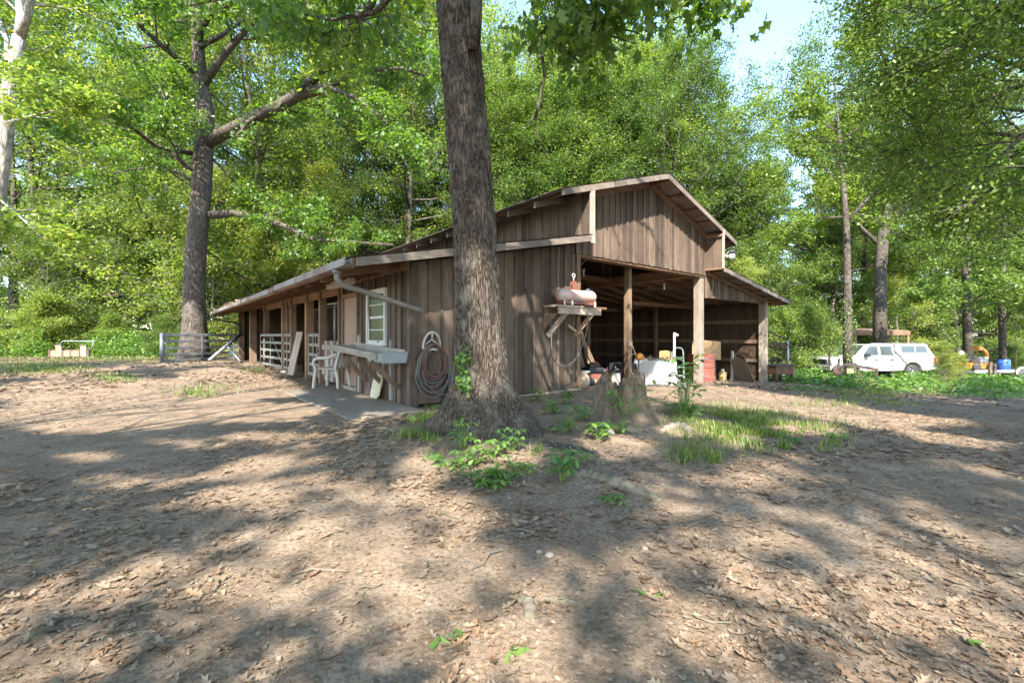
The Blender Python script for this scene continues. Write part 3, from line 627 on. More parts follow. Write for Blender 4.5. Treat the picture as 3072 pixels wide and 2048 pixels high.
# ---------------------------------------------------------------- pale tree at the left edge
loc = (PX(-140, 1000, 13).x, 13, gzf(PX(-140, 1000, 13).x, 13) - .05)
pt = thing('sycamore_tree', 'pale grey smooth-barked tree forking high, cut by the left picture edge', 'tree', loc)
g = Grow(61)
g.mb.tube([local(PX(*p), pt) for p in [(-150,1140,13),(-100,960,13),(-28,700,13),(-6,560,13),(8,450,13),(20,330,13),(34,230,13),(49,160,13),(57,110,13)]], [.30,.26,.22,.205,.2,.19,.17,.15,.14], 16)
for (pp, a, b) in (([(60,112,13),(84,40,12.8),(98,-40,12.6),(110,-160,12.4),(150,-400,12)], .12, .05), ([(58,120,13),(62,50,13.2),(54,-30,13.4),(40,-200,13.6)], .13, .05),
                   ([(20,370,13),(90,350,12.6),(150,335,12.2)], .06, .015), ([(24,320,13),(20,120,13.4),(-10,30,14)], .08, .03), ([(0,600,13),(60,650,12),(120,710,11.5)], .03, .006)):
    limb_px(g, pt, pp, a, b, nb=7, ln=2.2, twig=.7, flat=.4)
p = g.leaves(9000, .16); g.mb.build('trunk', M['barkpale'], pt, True); link(bpy.data.objects.new('crown', leaf_cards('crown', p, .16, M['leaf'], g.rng)), pt)

# ---------------------------------------------------------------- right-hand trees
WK = .6; loc = (10.5, 7.32, gzf(10.5, 7.32) - .05)
wt = thing('willow_oak_tree', 'dark feathery willow oak leaning in over the yard at the upper right', 'tree', loc); g = Grow(71)
g.mb.tube([local(p, wt) for p in [(10.5,7.32,-.5),(10.45,7.32,1.5),(10.4,7.4,4),(10.2,7.55,7),(10.1,7.7,10)]], [.4,.3,.27,.2,.08], 14)
for pp in ([(3150,240,12.4),(3070,255,12.8),(2980,290,13.2),(2860,330,13.8),(2740,350,14.5),(2600,330,15)], [(3200,120,12.4),(3000,140,13.6),(2800,180,14.8),(2720,170,15.6),(2640,120,16)],
           [(3200,40,12.3),(3000,20,12.6),(2850,30,13),(2760,40,13.4),(2680,10,13.8)], [(3150,420,12.4),(2980,400,13.4),(2820,410,14.4),(2680,430,15),(2560,450,15.6)],
           [(3180,330,12.4),(3050,420,11.6),(2960,520,11.2),(2900,560,11)], [(3180,-100,12.3),(2950,-120,12.4),(2800,-100,12.6),(2700,-80,12.8)], [(3200,200,12.6),(3060,90,15),(2920,60,17),(2760,90,18.5)],
           [(3180,340,12.6),(3040,330,15),(2860,300,17.5),(2640,290,19)], [(3200,100,12.4),(3080,60,11),(2980,20,10.2),(2900,-30,9.8)], [(3200,260,12.4),(3060,200,11.4),(2960,170,10.8),(2880,180,10.4)], [(3180,380,12.6),(3040,470,16),(2900,480,18.5),(2760,520,20)], [(3200,-40,12.5),(3060,-60,15),(2920,-40,17)], [(3150,520,12.4),(3040,560,13.4),(2960,620,14)]):
    limb_px(g, wt, [(a, b, c*WK) for a, b, c in pp], .045, .01, nb=13, f0=.08, ln=1.8, twig=.5, flat=.55, up=-.02, nt=7)
p = g.leaves(88000, .22); p = p[keep(p + np.array(wt.location), True) | (g.rng.uniform(0, 1, len(p)) < .5)]; g.mb.build('trunk', M['bark2'], wt, True)
link(bpy.data.objects.new('crown', leaf_cards('crown', p, .07, M['leaf_dark'], g.rng, .7, -.35)), wt)

def px_tree(seed, name, label, tr, rad, limbs, n, ls, leaf, bark='bark2', nb=6, ln=2.2, twig=.7, nt=5):
    b = PX(*tr[0]); t = thing(name, label, 'tree', (b.x, b.y, gzf(b.x, b.y) - .05)); g = Grow(seed)
    pts = [local(PX(*p), t) for p in tr]; pts[0] = Vector((pts[0].x, pts[0].y, -.15)); g.mb.tube(pts, rad, 12)
    for (pp, a, c) in limbs: limb_px(g, t, pp, a, c, nb=nb, ln=ln, twig=twig, flat=.35, nt=nt)
    p = g.leaves(n, .16); p = p[keep(p + np.array(t.location), True)]; g.mb.build('trunk', M[bark], t, True); link(bpy.data.objects.new('crown', leaf_cards('crown', p, ls, leaf, g.rng)), t); return t
px_tree(81, 'slim_tree', 'slim dark-trunked tree with ivy, forked, standing in front of the white pickup cab',
        [(2543,1125,19.5),(2543,1000,19.5),(2542,850,19.5),(2540,720,19.5),(2538,660,19.5),(2530,560,19.5),(2520,420,19.6),(2508,300,19.8),(2500,220,20)], [.20,.165,.15,.14,.13,.10,.07,.04,.02],
        [([(2540,665,19.5),(2590,610,19.2),(2640,560,19),(2690,520,18.7),(2730,470,18.5)], .10, .03), ([(2538,650,19.5),(2460,655,19.8),(2380,690,20.2)], .05, .012), ([(2530,560,19.5),(2470,500,20),(2420,430,20.5)], .05, .015),
         ([(2522,430,19.6),(2580,380,19.3),(2650,330,19)], .06, .015), ([(2515,400,19.8),(2460,360,20.3),(2420,330,20.6)], .05, .012), ([(2560,640,19.4),(2610,650,18.8),(2670,690,18.4)], .04, .01)], 13000, .17, M['leaf'])
px_tree(82, 'oak_tree', 'stout grey oak trunk behind the roof of the white pickup',
        [(2640,1050,33),(2640,900,33),(2642,800,33),(2650,700,33),(2672,600,33),(2680,450,33),(2690,250,33),(2700,50,33)], [.5,.40,.38,.36,.32,.27,.2,.1],
        [([(2655,690,33),(2720,620,32),(2800,560,31),(2880,500,30)], .2, .05), ([(2645,740,33),(2560,660,34),(2480,600,34)], .16, .04), ([(2680,450,33),(2780,360,32),(2900,300,31)], .16, .04), ([(2676,500,33),(2560,420,34),(2460,360,35)], .16, .04), ([(2690,250,33),(2800,150,32),(2880,60,31)], .14, .04), ([(2690,230,33),(2640,180,34),(2600,130,35)], .1, .04)], 26000, .22, M['leaf'], ln=3.6, twig=1.0, nb=8)
px_tree(83, 'slim_tree', 'straight dark trunk in the shade at the right, beyond the orange machine',
        [(2905,1060,29),(2900,880,29),(2895,700,29),(2890,500,29),(2885,300,29),(2880,100,29)], [.27,.225,.2,.17,.12,.05],
        [([(2900,860,29),(2960,800,28),(3020,780,27)], .08, .02), ([(2897,760,29),(2830,720,29),(2760,700,29)], .08, .02), ([(2890,560,29),(2980,500,28),(3080,470,27)], .09, .02), ([(2888,400,29),(2800,340,30),(2720,300,31)], .09, .02), ([(2884,250,29),(2980,180,28),(3060,150,27)], .08, .02), ([(2902,950,29),(2850,900,28),(2790,880,27.5)], .05, .012), ([(2902,920,29),(2950,880,28.5),(3000,870,28)], .05, .012)], 20000, .2, M['leaf_dark'], ln=3.0, nb=8)
px_tree(84, 'slim_tree', 'dim slender trunk at the far right edge, behind the wire fence',
        [(3010,1080,24),(3005,900,24),(3010,750,24),(3020,600,24),(3030,400,24),(3040,200,24)], [.17,.14,.12,.1,.07,.04],
        [([(3008,800,24),(2950,760,23),(2890,740,22.5)], .07, .02), ([(3012,720,24),(3080,680,24),(3150,660,24)], .07, .02), ([(3020,600,24),(2960,540,23.5),(2900,520,23)], .07, .02), ([(3008,860,24),(3060,850,22),(3110,870,21)], .05, .012), ([(3006,930,24),(2960,890,23.5),(2920,890,23)], .04, .01), ([(3006,960,24),(3040,930,23.5),(3080,920,23)], .04, .01)], 14000, .17, M['leaf_dark'], ln=2.6, nb=8)

# ---------------------------------------------------------------- trees behind the photographer, whose dappled shade covers the yard
def shade_trees():
    rng = np.random.default_rng(91)
    spots = [(-8.5, -6.5, 'beech_tree', 'leafy beech behind the viewer to the left of the drive'), (.3, -15, 'beech_tree', 'leafy beech behind the viewer astride the drive'), (10, -9, 'beech_tree', 'leafy beech behind the viewer to the right of the drive'),
             (-17, -2, 'maple_tree', 'leafy maple beside the drive on the near left'), (16, -2.5, 'maple_tree', 'leafy maple beside the yard on the near right')]
    for i, (x, y, nm, lb) in enumerate(spots):
        t = thing(nm, lb, 'tree', (x, y, gzf(x, y) - .05)); g = auto_tree(100+i, (12, 21, 12, 15, 15)[i], 7.8, .34, 24, .28, 1.0, lambda u: .6 + .6*math.sin(math.pi*min(1, .25+.75*u)), elev=(-.05, .8), nb=7, nt=5)
        p = g.leaves(76000 if i < 3 else 50000, .34); p = p[keep(p + np.array(t.location))]
        g.mb.build('trunk', M['bark2'], t, True); link(bpy.data.objects.new('crown', leaf_cards('crown', p, .21, M['leaf'], rng, .45, -.15)), t)
shade_trees()
# ---------------------------------------------------------------- the barn (local axes: t along the front, s towards the back, z up)
barn = thing('barn', 'weathered brown board-and-batten barn with raised centre gable and long lean-tos', 'barn', (BC[0], BC[1], 0), TH)
T1, T2, T3, LB_ = 4.08, 9.77, 14.58, 18.6
ROH = -.6; RL = 19.0
zl = lambda t: 2.30 + (t + 1.18) * .2067          # left lean-to roof (top)
zr = lambda t: 3.27 - (t - 9.9) * .1421          # right lean-to roof
zu = lambda t: 5.36 - abs(t - 6.89) * .3105       # centre roof
rb = random.Random(3)
def plank(t0, t1, s0, s1, zb0, zb1, zt0, zt1, mat='siding', name='plank', parent=None):
    """one vertical board; (t0,s0)-(t1,s1) is its footprint, tops may slope"""
    j = lambda a: rb.uniform(-a, a); e = j(.012); f = j(.006)
    v = [(t0, s0+f, zb0+e), (t1, s0+f, zb1+e), (t1, s1+f, zb1+e), (t0, s1+f, zb0+e), (t0, s0+f, zt0), (t1, s0+f, zt1), (t1, s1+f, zt1), (t0, s1+f, zt0)]
    MBx = MB(); MBx.add(v, [(0,3,2,1), (4,5,6,7), (0,1,5,4), (1,2,6,5), (2,3,7,6), (3,0,4,7)])
    return MBx.build(name, M[mat], parent or barn)
def front_boards(ta, tb, bot, top, s=0., w=.235, battens=True, mat='siding'):
    t = ta
    while t < tb - .03:
        ww = min(w*rb.uniform(.9, 1.1), tb - t); 
        plank(t+.004, t+ww-.004, s-.022, s, bot(t), bot(t+ww), top(t), top(t+ww), mat)
        if battens and t > ta + .05: plank(t-.024, t+.024, s-.042, s-.0235, bot(t)+rb.uniform(0, .03), bot(t)+rb.uniform(0, .03), top(t)-.004, top(t)-.004, mat, 'batten')
        t += ww
def side_boards(sa, sb, bot, top, t=0., w=.235, out=-1, battens=True, mat='siding', skip=None):
    s = sa
    while s < sb - .03:
        ww = min(w*rb.uniform(.9, 1.1), sb - s)
        for (a, b) in (skip(s, s+ww) if skip else [(bot, top)]):
            x0, x1 = sorted((t, t+out*.022)); plank(x0, x1, s+.004, s+ww-.004, a, a, b, b, mat)
            if battens and s > sa+.05:
                x0, x1 = sorted((t+out*.0235, t+out*.042)); plank(x0, x1, s-.024, s+.024, a, a, b-.004, b-.004, mat, 'batten')
        s += ww
TK = .13                                              # roof build-up below the tin
# front of the left lean-to
front_boards(0.10, T1, lambda t: .03 - .015*t, lambda t: zl(t)-TK)
plank(-.03, .10, -.046, 0, -.02, -.02, zl(-.03)-TK, zl(.1)-TK, 'siding', 'corner_board')
plank(T1-.04, T1+.085, -.05, .10, -.06, -.06, 3.08, 3.08, 'post', 'door_post')
MB().box(1.2, T1+.05, -.075, -.003, -.13, -.005).build('sill_beam', M['pale'], barn, bevel=.006)
# gable front over the drive-through bay
front_boards(3.98, 9.92, lambda t: 3.04, lambda t: zu(t)-TK-.02, -.05)
MB().box(T1, T2+.1, -.045, .02, 2.985, 3.035).build('gable_sill', M['lumber_x'], barn)
# side wall of the raised centre, running forward to the edge of the roof
side_boards(ROH+.03, LB_, zl(3.9)-.02, zu(3.9)-TK, 3.93, .25, -1, True)
plank(3.86, 3.99, ROH-.02, ROH+.022, 3.18, 3.18, zu(3.9)-.03, zu(3.99)-.03, 'trim', 'corner_board')
side_boards(ROH+.03, 0.0, zr(9.95)-.02, zu(9.95)-TK, 9.93, .3, -1, False)
plank(9.88, 9.97, ROH-.02, ROH+.022, zr(9.95)-.04, zr(9.95)-.04, zu(9.95)-.03, zu(9.95)-.03, 'trim', 'corner_board')
MB().box(9.84, 9.905, ROH, -.02, 4.17, 4.24).build('nailer', M['lumber'], barn); MB().box(9.84, 9.905, ROH, -.02, zr(9.95)-.08, zr(9.95)-.02).build('nailer', M['lumber'], barn)
side_boards(0.05, LB_, zr(9.95)-.02, zu(9.95)-TK, 9.93, .4, 1, False)
# strip over the right-hand bay
front_boards(9.93, T3+.08, lambda t: 2.37, lambda t: zr(t)-TK, -.01, .2, True)
# outer right wall, seen from inside, with its girts
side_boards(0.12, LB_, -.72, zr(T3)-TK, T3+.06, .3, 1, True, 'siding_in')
for z in (.95, 1.72): MB().box(T3-.02, T3+.035, .1, LB_, z-.07, z+.07).build('girt', M['post'], barn)
MB().box(T3-.02, T3+.035, .1, LB_, .16, .28).build('girt', M['post'], barn)
# back wall and the wall between the left lean-to and the bay
def back_boards(ta, tb, top):
    t = ta
    while t < tb:
        plank(t, min(t+.29, tb)-.006, LB_, LB_+.025, -.8, -.8, top(t), top(min(t+.29, tb)), 'siding_in'); t += .29
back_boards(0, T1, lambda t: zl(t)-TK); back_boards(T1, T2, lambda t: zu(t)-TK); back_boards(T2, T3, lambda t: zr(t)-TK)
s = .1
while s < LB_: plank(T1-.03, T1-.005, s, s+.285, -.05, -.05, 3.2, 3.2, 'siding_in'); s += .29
for z in (.9, 1.9): MB().box(T1, T1+.05, .15, LB_, z-.06, z+.06).build('girt', M['post'], barn)
# posts of the bay
for (t, s, w, zb, zt, nm) in ((T2, .06, .23, -.5, 3.04, 0), (6.62, .42, .155, -.4, 3.3, 1), (T3-.02, .02, .24, -.8, 2.42, 0), (T2, 4.6, .2, -.6, 3.2, 1), (T2, 9.2, .2, -.6, 3.2, 1), (T2, 13.8, .2, -.6, 3.2, 1), (T3-.06, 4.6, .14, -.8, 2.5, 1), (T1+.09, 5, .16, -.3, 3.2, 1), (T1+.09, 10, .16, -.3, 3.2, 1)):
    MB().box(t-w/2, t+w/2, s-w/2+.03, s+w/2+.03, zb, zt, .012).build('post', M['post2' if nm == 0 else 'post'], barn, bevel=.012)
plank(T3+.10, T3+.165, -.04, .1, -.72, -.72, zr(T3)-TK, zr(T3)-TK, 'pale', 'corner_board')
MB().box(T2-.10, T2+.10, .1, LB_, 3.02, 3.32).build('bay_beam', M['lumber'], barn, bevel=.006)
MB().box(T2-.05, T2+.12, -.02, .2, 2.6, 2.72).build('block', M['pale'], barn, bevel=.01)
MB().box(T1, T2, .28, .36, 3.03, 3.26).build('header', M['lumber_x'], barn)
for s in (2.6, 6.0, 11.0): MB().box(T2+.1, T3, s-.03, s+.03, 2.28, 2.42).build('tie_beam', M['lumber_x'], barn)
for s in (3.4, 8.0): MB().box(T1, T2, s-.03, s+.03, 3.1, 3.28).build('tie_beam', M['lumber_x'], barn)
# rafters and purlins of the right lean-to (seen from below)
def slope_board(t0, t1, zf, s, w, h, drop, name, mat):
    n = MB(); n.add([(t0, s-w/2, zf(t0)-drop-h), (t1, s-w/2, zf(t1)-drop-h), (t1, s+w/2, zf(t1)-drop-h), (t0, s+w/2, zf(t0)-drop-h), (t0, s-w/2, zf(t0)-drop), (t1, s-w/2, zf(t1)-drop), (t1, s+w/2, zf(t1)-drop), (t0, s+w/2, zf(t0)-drop)],
                    [(0,3,2,1), (4,5,6,7), (0,1,5,4), (1,2,6,5), (2,3,7,6), (3,0,4,7)]); return n.build(name, M[mat], barn)
s = .15
while s < LB_:
    slope_board(9.9, 15.1, zr, s, .045, .14, .075, 'rafter', 'lumber_x'); s += .78
s = .3
while s < LB_:
    slope_board(T1-.2, 6.87, zu, s, .045, .14, .075, 'rafter', 'lumber_x'); slope_board(6.91, 9.95, zu, s, .045, .14, .075, 'rafter', 'lumber_x'); s += 1.5
for t in (10.35, 11.35, 12.35, 13.35, 14.3, 15.0): MB().box(t-.045, t+.045, ROH+.04, RL, zr(t)-.073, zr(t)-.018).build('purlin', M['lumber'], barn)
for t in (7.1, 7.85, 8.6, 9.35, 10.1, 10.65, 6.65, 5.9, 5.1, 4.3, 3.5): MB().box(t-.045, t+.045, ROH+.04, RL, zu(t)-.073, zu(t)-.018).build('purlin', M['lumber'], barn)
for t in (-1.0, -.55, -.1, .5, 1.2, 2.0, 2.8, 3.6): MB().box(t-.045, t+.045, ROH+.04, RL, zl(t)-.073, zl(t)-.018).build('purlin', M['lumber'], barn)
s = .3
while s < LB_+.1:
    slope_board(-1.12, 3.85, zl, s, .045, .13, .075, 'rafter', 'lumber_x'); s += .92
s = ROH + .9
while s < LB_:
    slope_board(3.06, 4.3, zu, s, .05, .13, .075, 'rafter', 'fascia'); s += .92
# rakes and fascias
slope_board(-1.16, 3.87, zl, ROH, .035, .125, .012, 'rake_board', 'fascia')
slope_board(3.0, 6.888, zu, ROH, .035, .13, .012, 'rake_board', 'fascia'); slope_board(6.892, 10.8, zu, ROH, .035, .13, .012, 'rake_board', 'fascia')
slope_board(9.975, 15.35, zr, ROH, .035, .13, .012, 'rake_board', 'fascia')
slope_board(6.95, 9.9, zu, -.075, .04, .15, .08, 'rafter', 'lumber_x'); slope_board(3.99, 6.83, zu, -.075, .04, .15, .08, 'rafter', 'lumber_x'); slope_board(10.0, T3+.1, zr, -.085, .04, .12, .08, 'rafter', 'lumber_x')
MB().box(-1.20, -1.165, ROH+.02, RL, zl(-1.18)-.15, zl(-1.18)-.012).build('fascia_board', M['lumber'], barn)
MB().box(10.78, 10.815, ROH+.02, RL, zu(10.8)-.15, zu(10.8)-.014).build('fascia_board', M['lumber'], barn)
MB().box(15.33, 15.365, ROH+.02, RL, zr(15.35)-.15, zr(15.35)-.014).build('fascia_board', M['lumber'], barn)
# corrugated tin
def tin(t0, t1, zf, mat='tin'):
    w, s, first = .68, ROH-.03, None; n = int(math.ceil((RL+.03-s)/w)); ds = (RL+.03-s)/n; k = 40; v, f = [], []
    for i in range(k+1):
        ss = (ds+.02)*i/k; h = .009*math.cos(2*math.pi*i/4)
        v += [(t0, ss, zf(t0)+h), (t1, ss, zf(t1)+h)]
    for i in range(k): f.append((2*i, 2*i+1, 2*i+3, 2*i+2))
    for i in range(n):
        if first is None: first = MB().add(v, f).build('roof_sheet', M[mat], barn, True); o = first
        else: o = first.copy(); link(o, barn)
        o.location = (0, s + ds*i, rb.uniform(0, .004))
tin(-1.24, 3.9, zl, 'tin_dark'); tin(2.94, 6.89, zu, 'tin'); tin(6.89, 10.86, zu, 'tin'); tin(9.95, 15.42, zr, 'tin')
MB().prism([(6.74, zu(6.74)+.013), (6.89, 5.385), (7.04, zu(7.04)+.013), (7.04, zu(7.04)+.017), (6.89, 5.392), (6.74, zu(6.74)+.017)], 'y', ROH-.04, RL+.04).build('ridge_cap', M['tin'], barn)
# dead leaves heaped on the eave towards the far end
def drift(n, s0, s1, name):
    rng = np.random.default_rng(12); t = rng.uniform(-1.22, -.75, n); s = rng.uniform(s0, s1, n)
    p = np.stack([t, s, zl(t) + .012 + np.abs(rng.normal(0, .025, n))], -1)
    o = link(bpy.data.objects.new(name, leaf_cards(name, p, .13, M['litter'], rng, .4, 0)), barn); o['kind'] = 'stuff'
drift(1400, 8.5, 19, 'leaf_drift')
# ---- long left side: planked tack room, then open stalls
win = (1.0, 1.80, 1.06, 2.02); dor = (2.45, 3.28, .1, 2.02)
def skp(a, b):
    m = (a+b)/2; o = []
    if win[0]-.05 < m < win[1]+.05: return [(-.02, win[2]-.02), (win[3]+.02, zl(0)-.22)]
    if dor[0]-.04 < m < dor[1]+.06: return [(dor[3]+.03, zl(0)-.22)]
    return [(-.02, zl(0)-.22)]
side_boards(.1, 3.45, 0, 0, 0., .235, -1, True, 'siding', skp)
plank(-.046, 0, -.03, .1, -.03, -.03, zl(0)-.2, zl(0)-.2, 'siding', 'corner_board')
MB().box(-.085, -.044, -.02, LB_, zl(0)-.245, zl(0)-.035-.075).build('wall_plate', M['lumber'], barn, bevel=.005)
MB().box(-.06, -.045, 3.3, 12.6, zl(0)-.42, zl(0)-.245).build('wall_plate', M['lumber'], barn)
wf = MB()
for (a, b, c, d) in ((win[0], win[1], win[2]-.06, win[2]), (win[0]-.06, win[0], win[2]-.06, win[3]+.06), (win[1], win[1]+.06, win[2]-.06, win[3]+.06), (win[0], win[1], win[3], win[3]+.06)): wf.box(-.075, .0, a, b, c, d)
wo = wf.build('window', M['white'], barn, bevel=.004)
sa = MB(); zm = (win[2]+win[3])/2
for (a, b, c, d) in ((win[0], win[1], zm-.022, zm+.022), (win[0], win[0]+.035, win[2], win[3]), (win[1]-.035, win[1], win[2], win[3]), (win[0]+.035, win[1]-.035, win[2], win[2]+.04), (win[0]+.035, win[1]-.035, win[3]-.035, win[3])): sa.box(-.05, -.022, a, b, c, d)
for z in ((win[2]+zm)/2, (win[3]+zm)/2): sa.box(-.045, -.025, win[0]+.035, win[1]-.035, z-.009, z+.009)
sa.build('sash', M['white'], wo)
MB().box(-.034, -.030, win[0]+.02, win[1]-.02, win[2]+.02, win[3]-.02).build('pane', M['glass'], wo)
do = MB().box(-.025, .012, dor[0], dor[1], dor[2], dor[3]).build('door', M['door'], barn, bevel=.004)
fr = MB(); fr.box(-.065, .0, dor[0]-.075, dor[0]-.004, .0, dor[3]+.09); fr.box(-.065, 0, dor[1]+.004, dor[1]+.09, 0, dor[3]+.09); fr.box(-.065, 0, dor[0]-.004, dor[1]+.004, dor[3]+.004, dor[3]+.09); fr.build('door_frame', M['post'], barn, bevel=.004)
MB().box(-.05, .0, dor[0]-.075, dor[1]+.09, .0, .085).build('door_sill', M['pale_y'], barn)
for (s, w, m) in ((3.5, .11, 'post'), (4.95, .12, 'post'), (6.18, .16, 'lumber'), (7.97, .12, 'post'), (8.55, .1, 'post'), (9.05, .15, 'lumber'), (12.05, .15, 'post'), (15.0, .22, 'post'), (18.2, .2, 'post')):
    MB().box(-.04-w*.5, .03+w*.3, s-w/2, s+w/2, -.15, zl(0)-.25, .008).build('post', M['lumber' if m == 'lumber' else 'post'], barn, bevel=.006)
MB().beam((0, 15.0, 1.55), (0, 15.55, zl(0)-.3), .08, .1).build('brace', M['post'], barn)
MB().box(-.1, .1, 18.35, 18.5, 0, 2.15).build('end_post', M['post'], barn)
# dark partition behind the stalls
s = 3.5
for (sa_, ta_, tb_) in ((3.45, .02, T1-.05), (8.2, .3, T1-.05), (12.4, .3, T1-.05)):
    t = ta_
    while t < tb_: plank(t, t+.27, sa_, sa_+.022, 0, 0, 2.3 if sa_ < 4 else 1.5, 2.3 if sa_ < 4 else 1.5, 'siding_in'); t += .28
# concrete walk along the left side
sl = MB(); sl.box(-1.25, -.046, -.5, 3.7, -.18, .0, .03); sl.box(-1.6, -1.26, -.7, .5, -.2, -.035, .03)
so = sl.build('concrete_slab', M['concrete'], None, bevel=.02); so.location = (BC[0], BC[1], 0); so.rotation_euler = (0, 0, TH); tag(so, kind='structure')
# everything else is placed with this
def at(t, s, z=0.): return B2W(t, s, z)
def bthing(name, label, cat, t, s, z=0., rz=0., group=None): return thing(name, label, cat, at(t, s, z), TH + rz, group)

# gutter and its pipe
gu = bthing('gutter', 'bent metal gutter hanging along the long left eave', 'gutter', -1.27, ROH, zl(-1.2)-.13)
m = MB(); n = 26
gp = [(-.055, .11), (-.06, .0), (.035, -.012), (.05, .1), (.043, .1), (.03, -.002), (-.052, .008), (-.047, .11)]
m.prism(gp, 'y', -.05, 4.6); m.prism([(x-.01, z-.02) for x, z in gp], 'y', 4.62, 18.5); m.build('trough', M['tin'], gu)
dp = bthing('drain_pipe', 'fat grey elbowed drain pipe slanting from the gutter to the corner', 'drain pipe', -1.27, ROH+.45, zl(-1.2)-.14)
m = MB(); m.tube([(0, 0, .0), (.0, 0, -.12), (.04, -.005, -.19), (.14, -.02, -.235), (.3, -.035, -.27), (1.14, -.30, -.55), (1.22, -.34, -.58)], .045, 12); m.build('pipe', M['pipe'], dp, True)
MB().tube([(.0, 0, .0), (0, 0, -.05)], .062, 12).build('collar', M['pipe'], dp, True)
dp2 = bthing('drain_pipe', 'thin dark drain pipe curving under the far end of the eave', 'drain pipe', -1.27, 18.2, zl(-1.2)-.14)
MB().tube([(0, 0, 0), (0, 0, -.12), (.2, -.05, -.22), (1.0, -.2, -.38), (1.15, -.2, -.5), (1.15, -.2, -1.0)], .045, 8).build('pipe', M['dark'], dp2, True)
lf = bthing('light_fixture', 'white box light fixture tucked under the eave above the door', 'light fixture', -.62, 1.75, 2.18)
MB().box(-.07, .07, -.62, .62, -.06, .05).build('housing', M['pvc'], lf, bevel=.01); MB().box(-.055, .055, -.66, -.625, -.05, .04).build('end_cap', M['pvc'], lf); MB().box(-.055, .055, .625, .66, -.05, .04).build('end_cap', M['pvc'], lf)
cd = bthing('drop_wire', 'dark cord dangling in front of the window', 'cord', -.35, 1.0, 2.2); MB().tube([(0, 0, .1), (.01, .02, -.3), (0, 0, -.5), (.03, .05, -.75), (.05, .06, -.85)], .008, 5).build('cord', M['dark'], cd, True)
# ---------------------------------------------------------------- things along the left wall
def curve3(p, n=6):                       # smooth polyline through points
    P = [Vector(q) for q in p]; o = []
    for i in range(len(P)-1):
        a, b, c, d = P[max(i-1, 0)], P[i], P[i+1], P[min(i+2, len(P)-1)]
        for k in range(n):
            t = k/n; o.append(.5*((2*b) + (c-a)*t + (2*a-5*b+4*c-d)*t*t + (3*b-a-3*c+d)*t**3))
    return o + [P[-1]]
bn = bthing('wash_bench', 'grey wooden wash bench braced against the wall under the window', 'bench', -.05, .12)
zb = lambda s: .90 + .045*s
def bd(name, p, mat): return MB().add(p, [(0,3,2,1),(4,5,6,7),(0,1,5,4),(1,2,6,5),(2,3,7,6),(3,0,4,7)]).build(name, M[mat], bn, bevel=.004)
def sl_(t0, t1, s0, s1, d0, d1): return [(t0,s0,zb(s0)+d0),(t1,s0,zb(s0)+d0),(t1,s1,zb(s1)+d0),(t0,s1,zb(s1)+d0),(t0,s0,zb(s0)+d1),(t1,s0,zb(s0)+d1),(t1,s1,zb(s1)+d1),(t0,s1,zb(s1)+d1)]
bd('front_board', sl_(-.5, -.46, .08, 2.3, -.105, 0), 'pale_y'); bd('back_board', sl_(-.035, -.005, .0, 2.3, -.1, .05), 'pale_y'); bd('end_board', sl_(-.46, -.035, 2.26, 2.3, -.13, .0), 'pale_y')
for k in range(3): bd('bottom_board', sl_(-.455+k*.14, -.32+k*.14, .1, 2.255, -.125, -.10), 'pale_y')
for s in (.3, .95, 1.75):
    MB().beam((-.48, s, zb(s)-.15), (.0, s, .28), .04, .085).build('brace', M['post'], bn); MB().beam((-.48, s, zb(s)-.16), (0, s, zb(s)-.16), .04, .06).build('bearer', M['post'], bn)
for s in (.62, 1.18, 2.2): MB().box(-.008, .03, s-.05, s+.05, .02, 1.12 if s < 2 else 1.2).build('upright', M['trim'], bn)
tr = bthing('metal_tray', 'galvanised drain tray set into the near end of the wash bench', 'tray', -.05, .12, .73)
m = MB(); m.prism([(-.47, .17), (-.45, .03), (-.40, .0), (-.06, .0), (-.02, .03), (.0, .19), (-.02, .19), (-.035, .045), (-.065, .018), (-.39, .018), (-.43, .045), (-.45, .17)], 'y', -.10, .55); m.box(-.45, -.02, -.10, -.092, .0, .16); m.build('pan', M['galv'], tr, bevel=.003)
MB().box(-.47, .0, -.105, -.085, .165, .195).build('rim', M['gatemetal'], tr)

ch = thing('plastic_chair', 'white moulded plastic armchair beside the brown door', 'chair', (PX(994, 1160, 9.45).x, 9.45, .075), R(172))
m = MB()                                   # local: faces +x, seat .42 high
for sy in (-1, 1):
    MB().tube(curve3([(.25, sy*.26, 0), (.23, sy*.245, .25), (.2, sy*.24, .42)]), [.035]*12+[.04], 6).build('leg', M['pvc'], ch, True)
    MB().tube(curve3([(-.30, sy*.25, 0), (-.27, sy*.23, .25), (-.22, sy*.22, .42)]), [.035]*12+[.04], 6).build('leg', M['pvc'], ch, True)
    m = MB(); pts = curve3([(.2, sy*.245, .40), (.24, sy*.27, .55), (.16, sy*.285, .635), (-.08, sy*.28, .65), (-.26, sy*.24, .72)]); m.tube(pts, .034, 6); m.build('armrest', M['pvc'], ch, True)
m = MB(); nx = 7
for i in range(nx):
    for k in range(5):
        x, y = -.23+.47*i/(nx-1), -.235+.47*k/4; m.v.append((x, y, .425 - .03*math.sin(math.pi*i/(nx-1))*math.sin(math.pi*k/4)))
for i in range(nx-1):
    for k in range(4): m.f.append((i*5+k, (i+1)*5+k, (i+1)*5+k+1, i*5+k+1))
o = m.build('seat', M['pvc'], ch, True); sm = o.modifiers.new('thick', 'SOLIDIFY'); sm.thickness = .018
for k in range(5):
    y = -.17+k*.085; MB().tube(curve3([(-.22, y, .43), (-.27, y*1.05, .6), (-.34, y*1.1, .80)], 3), .026, 5).build('back_slat', M['pvc'], ch, True)
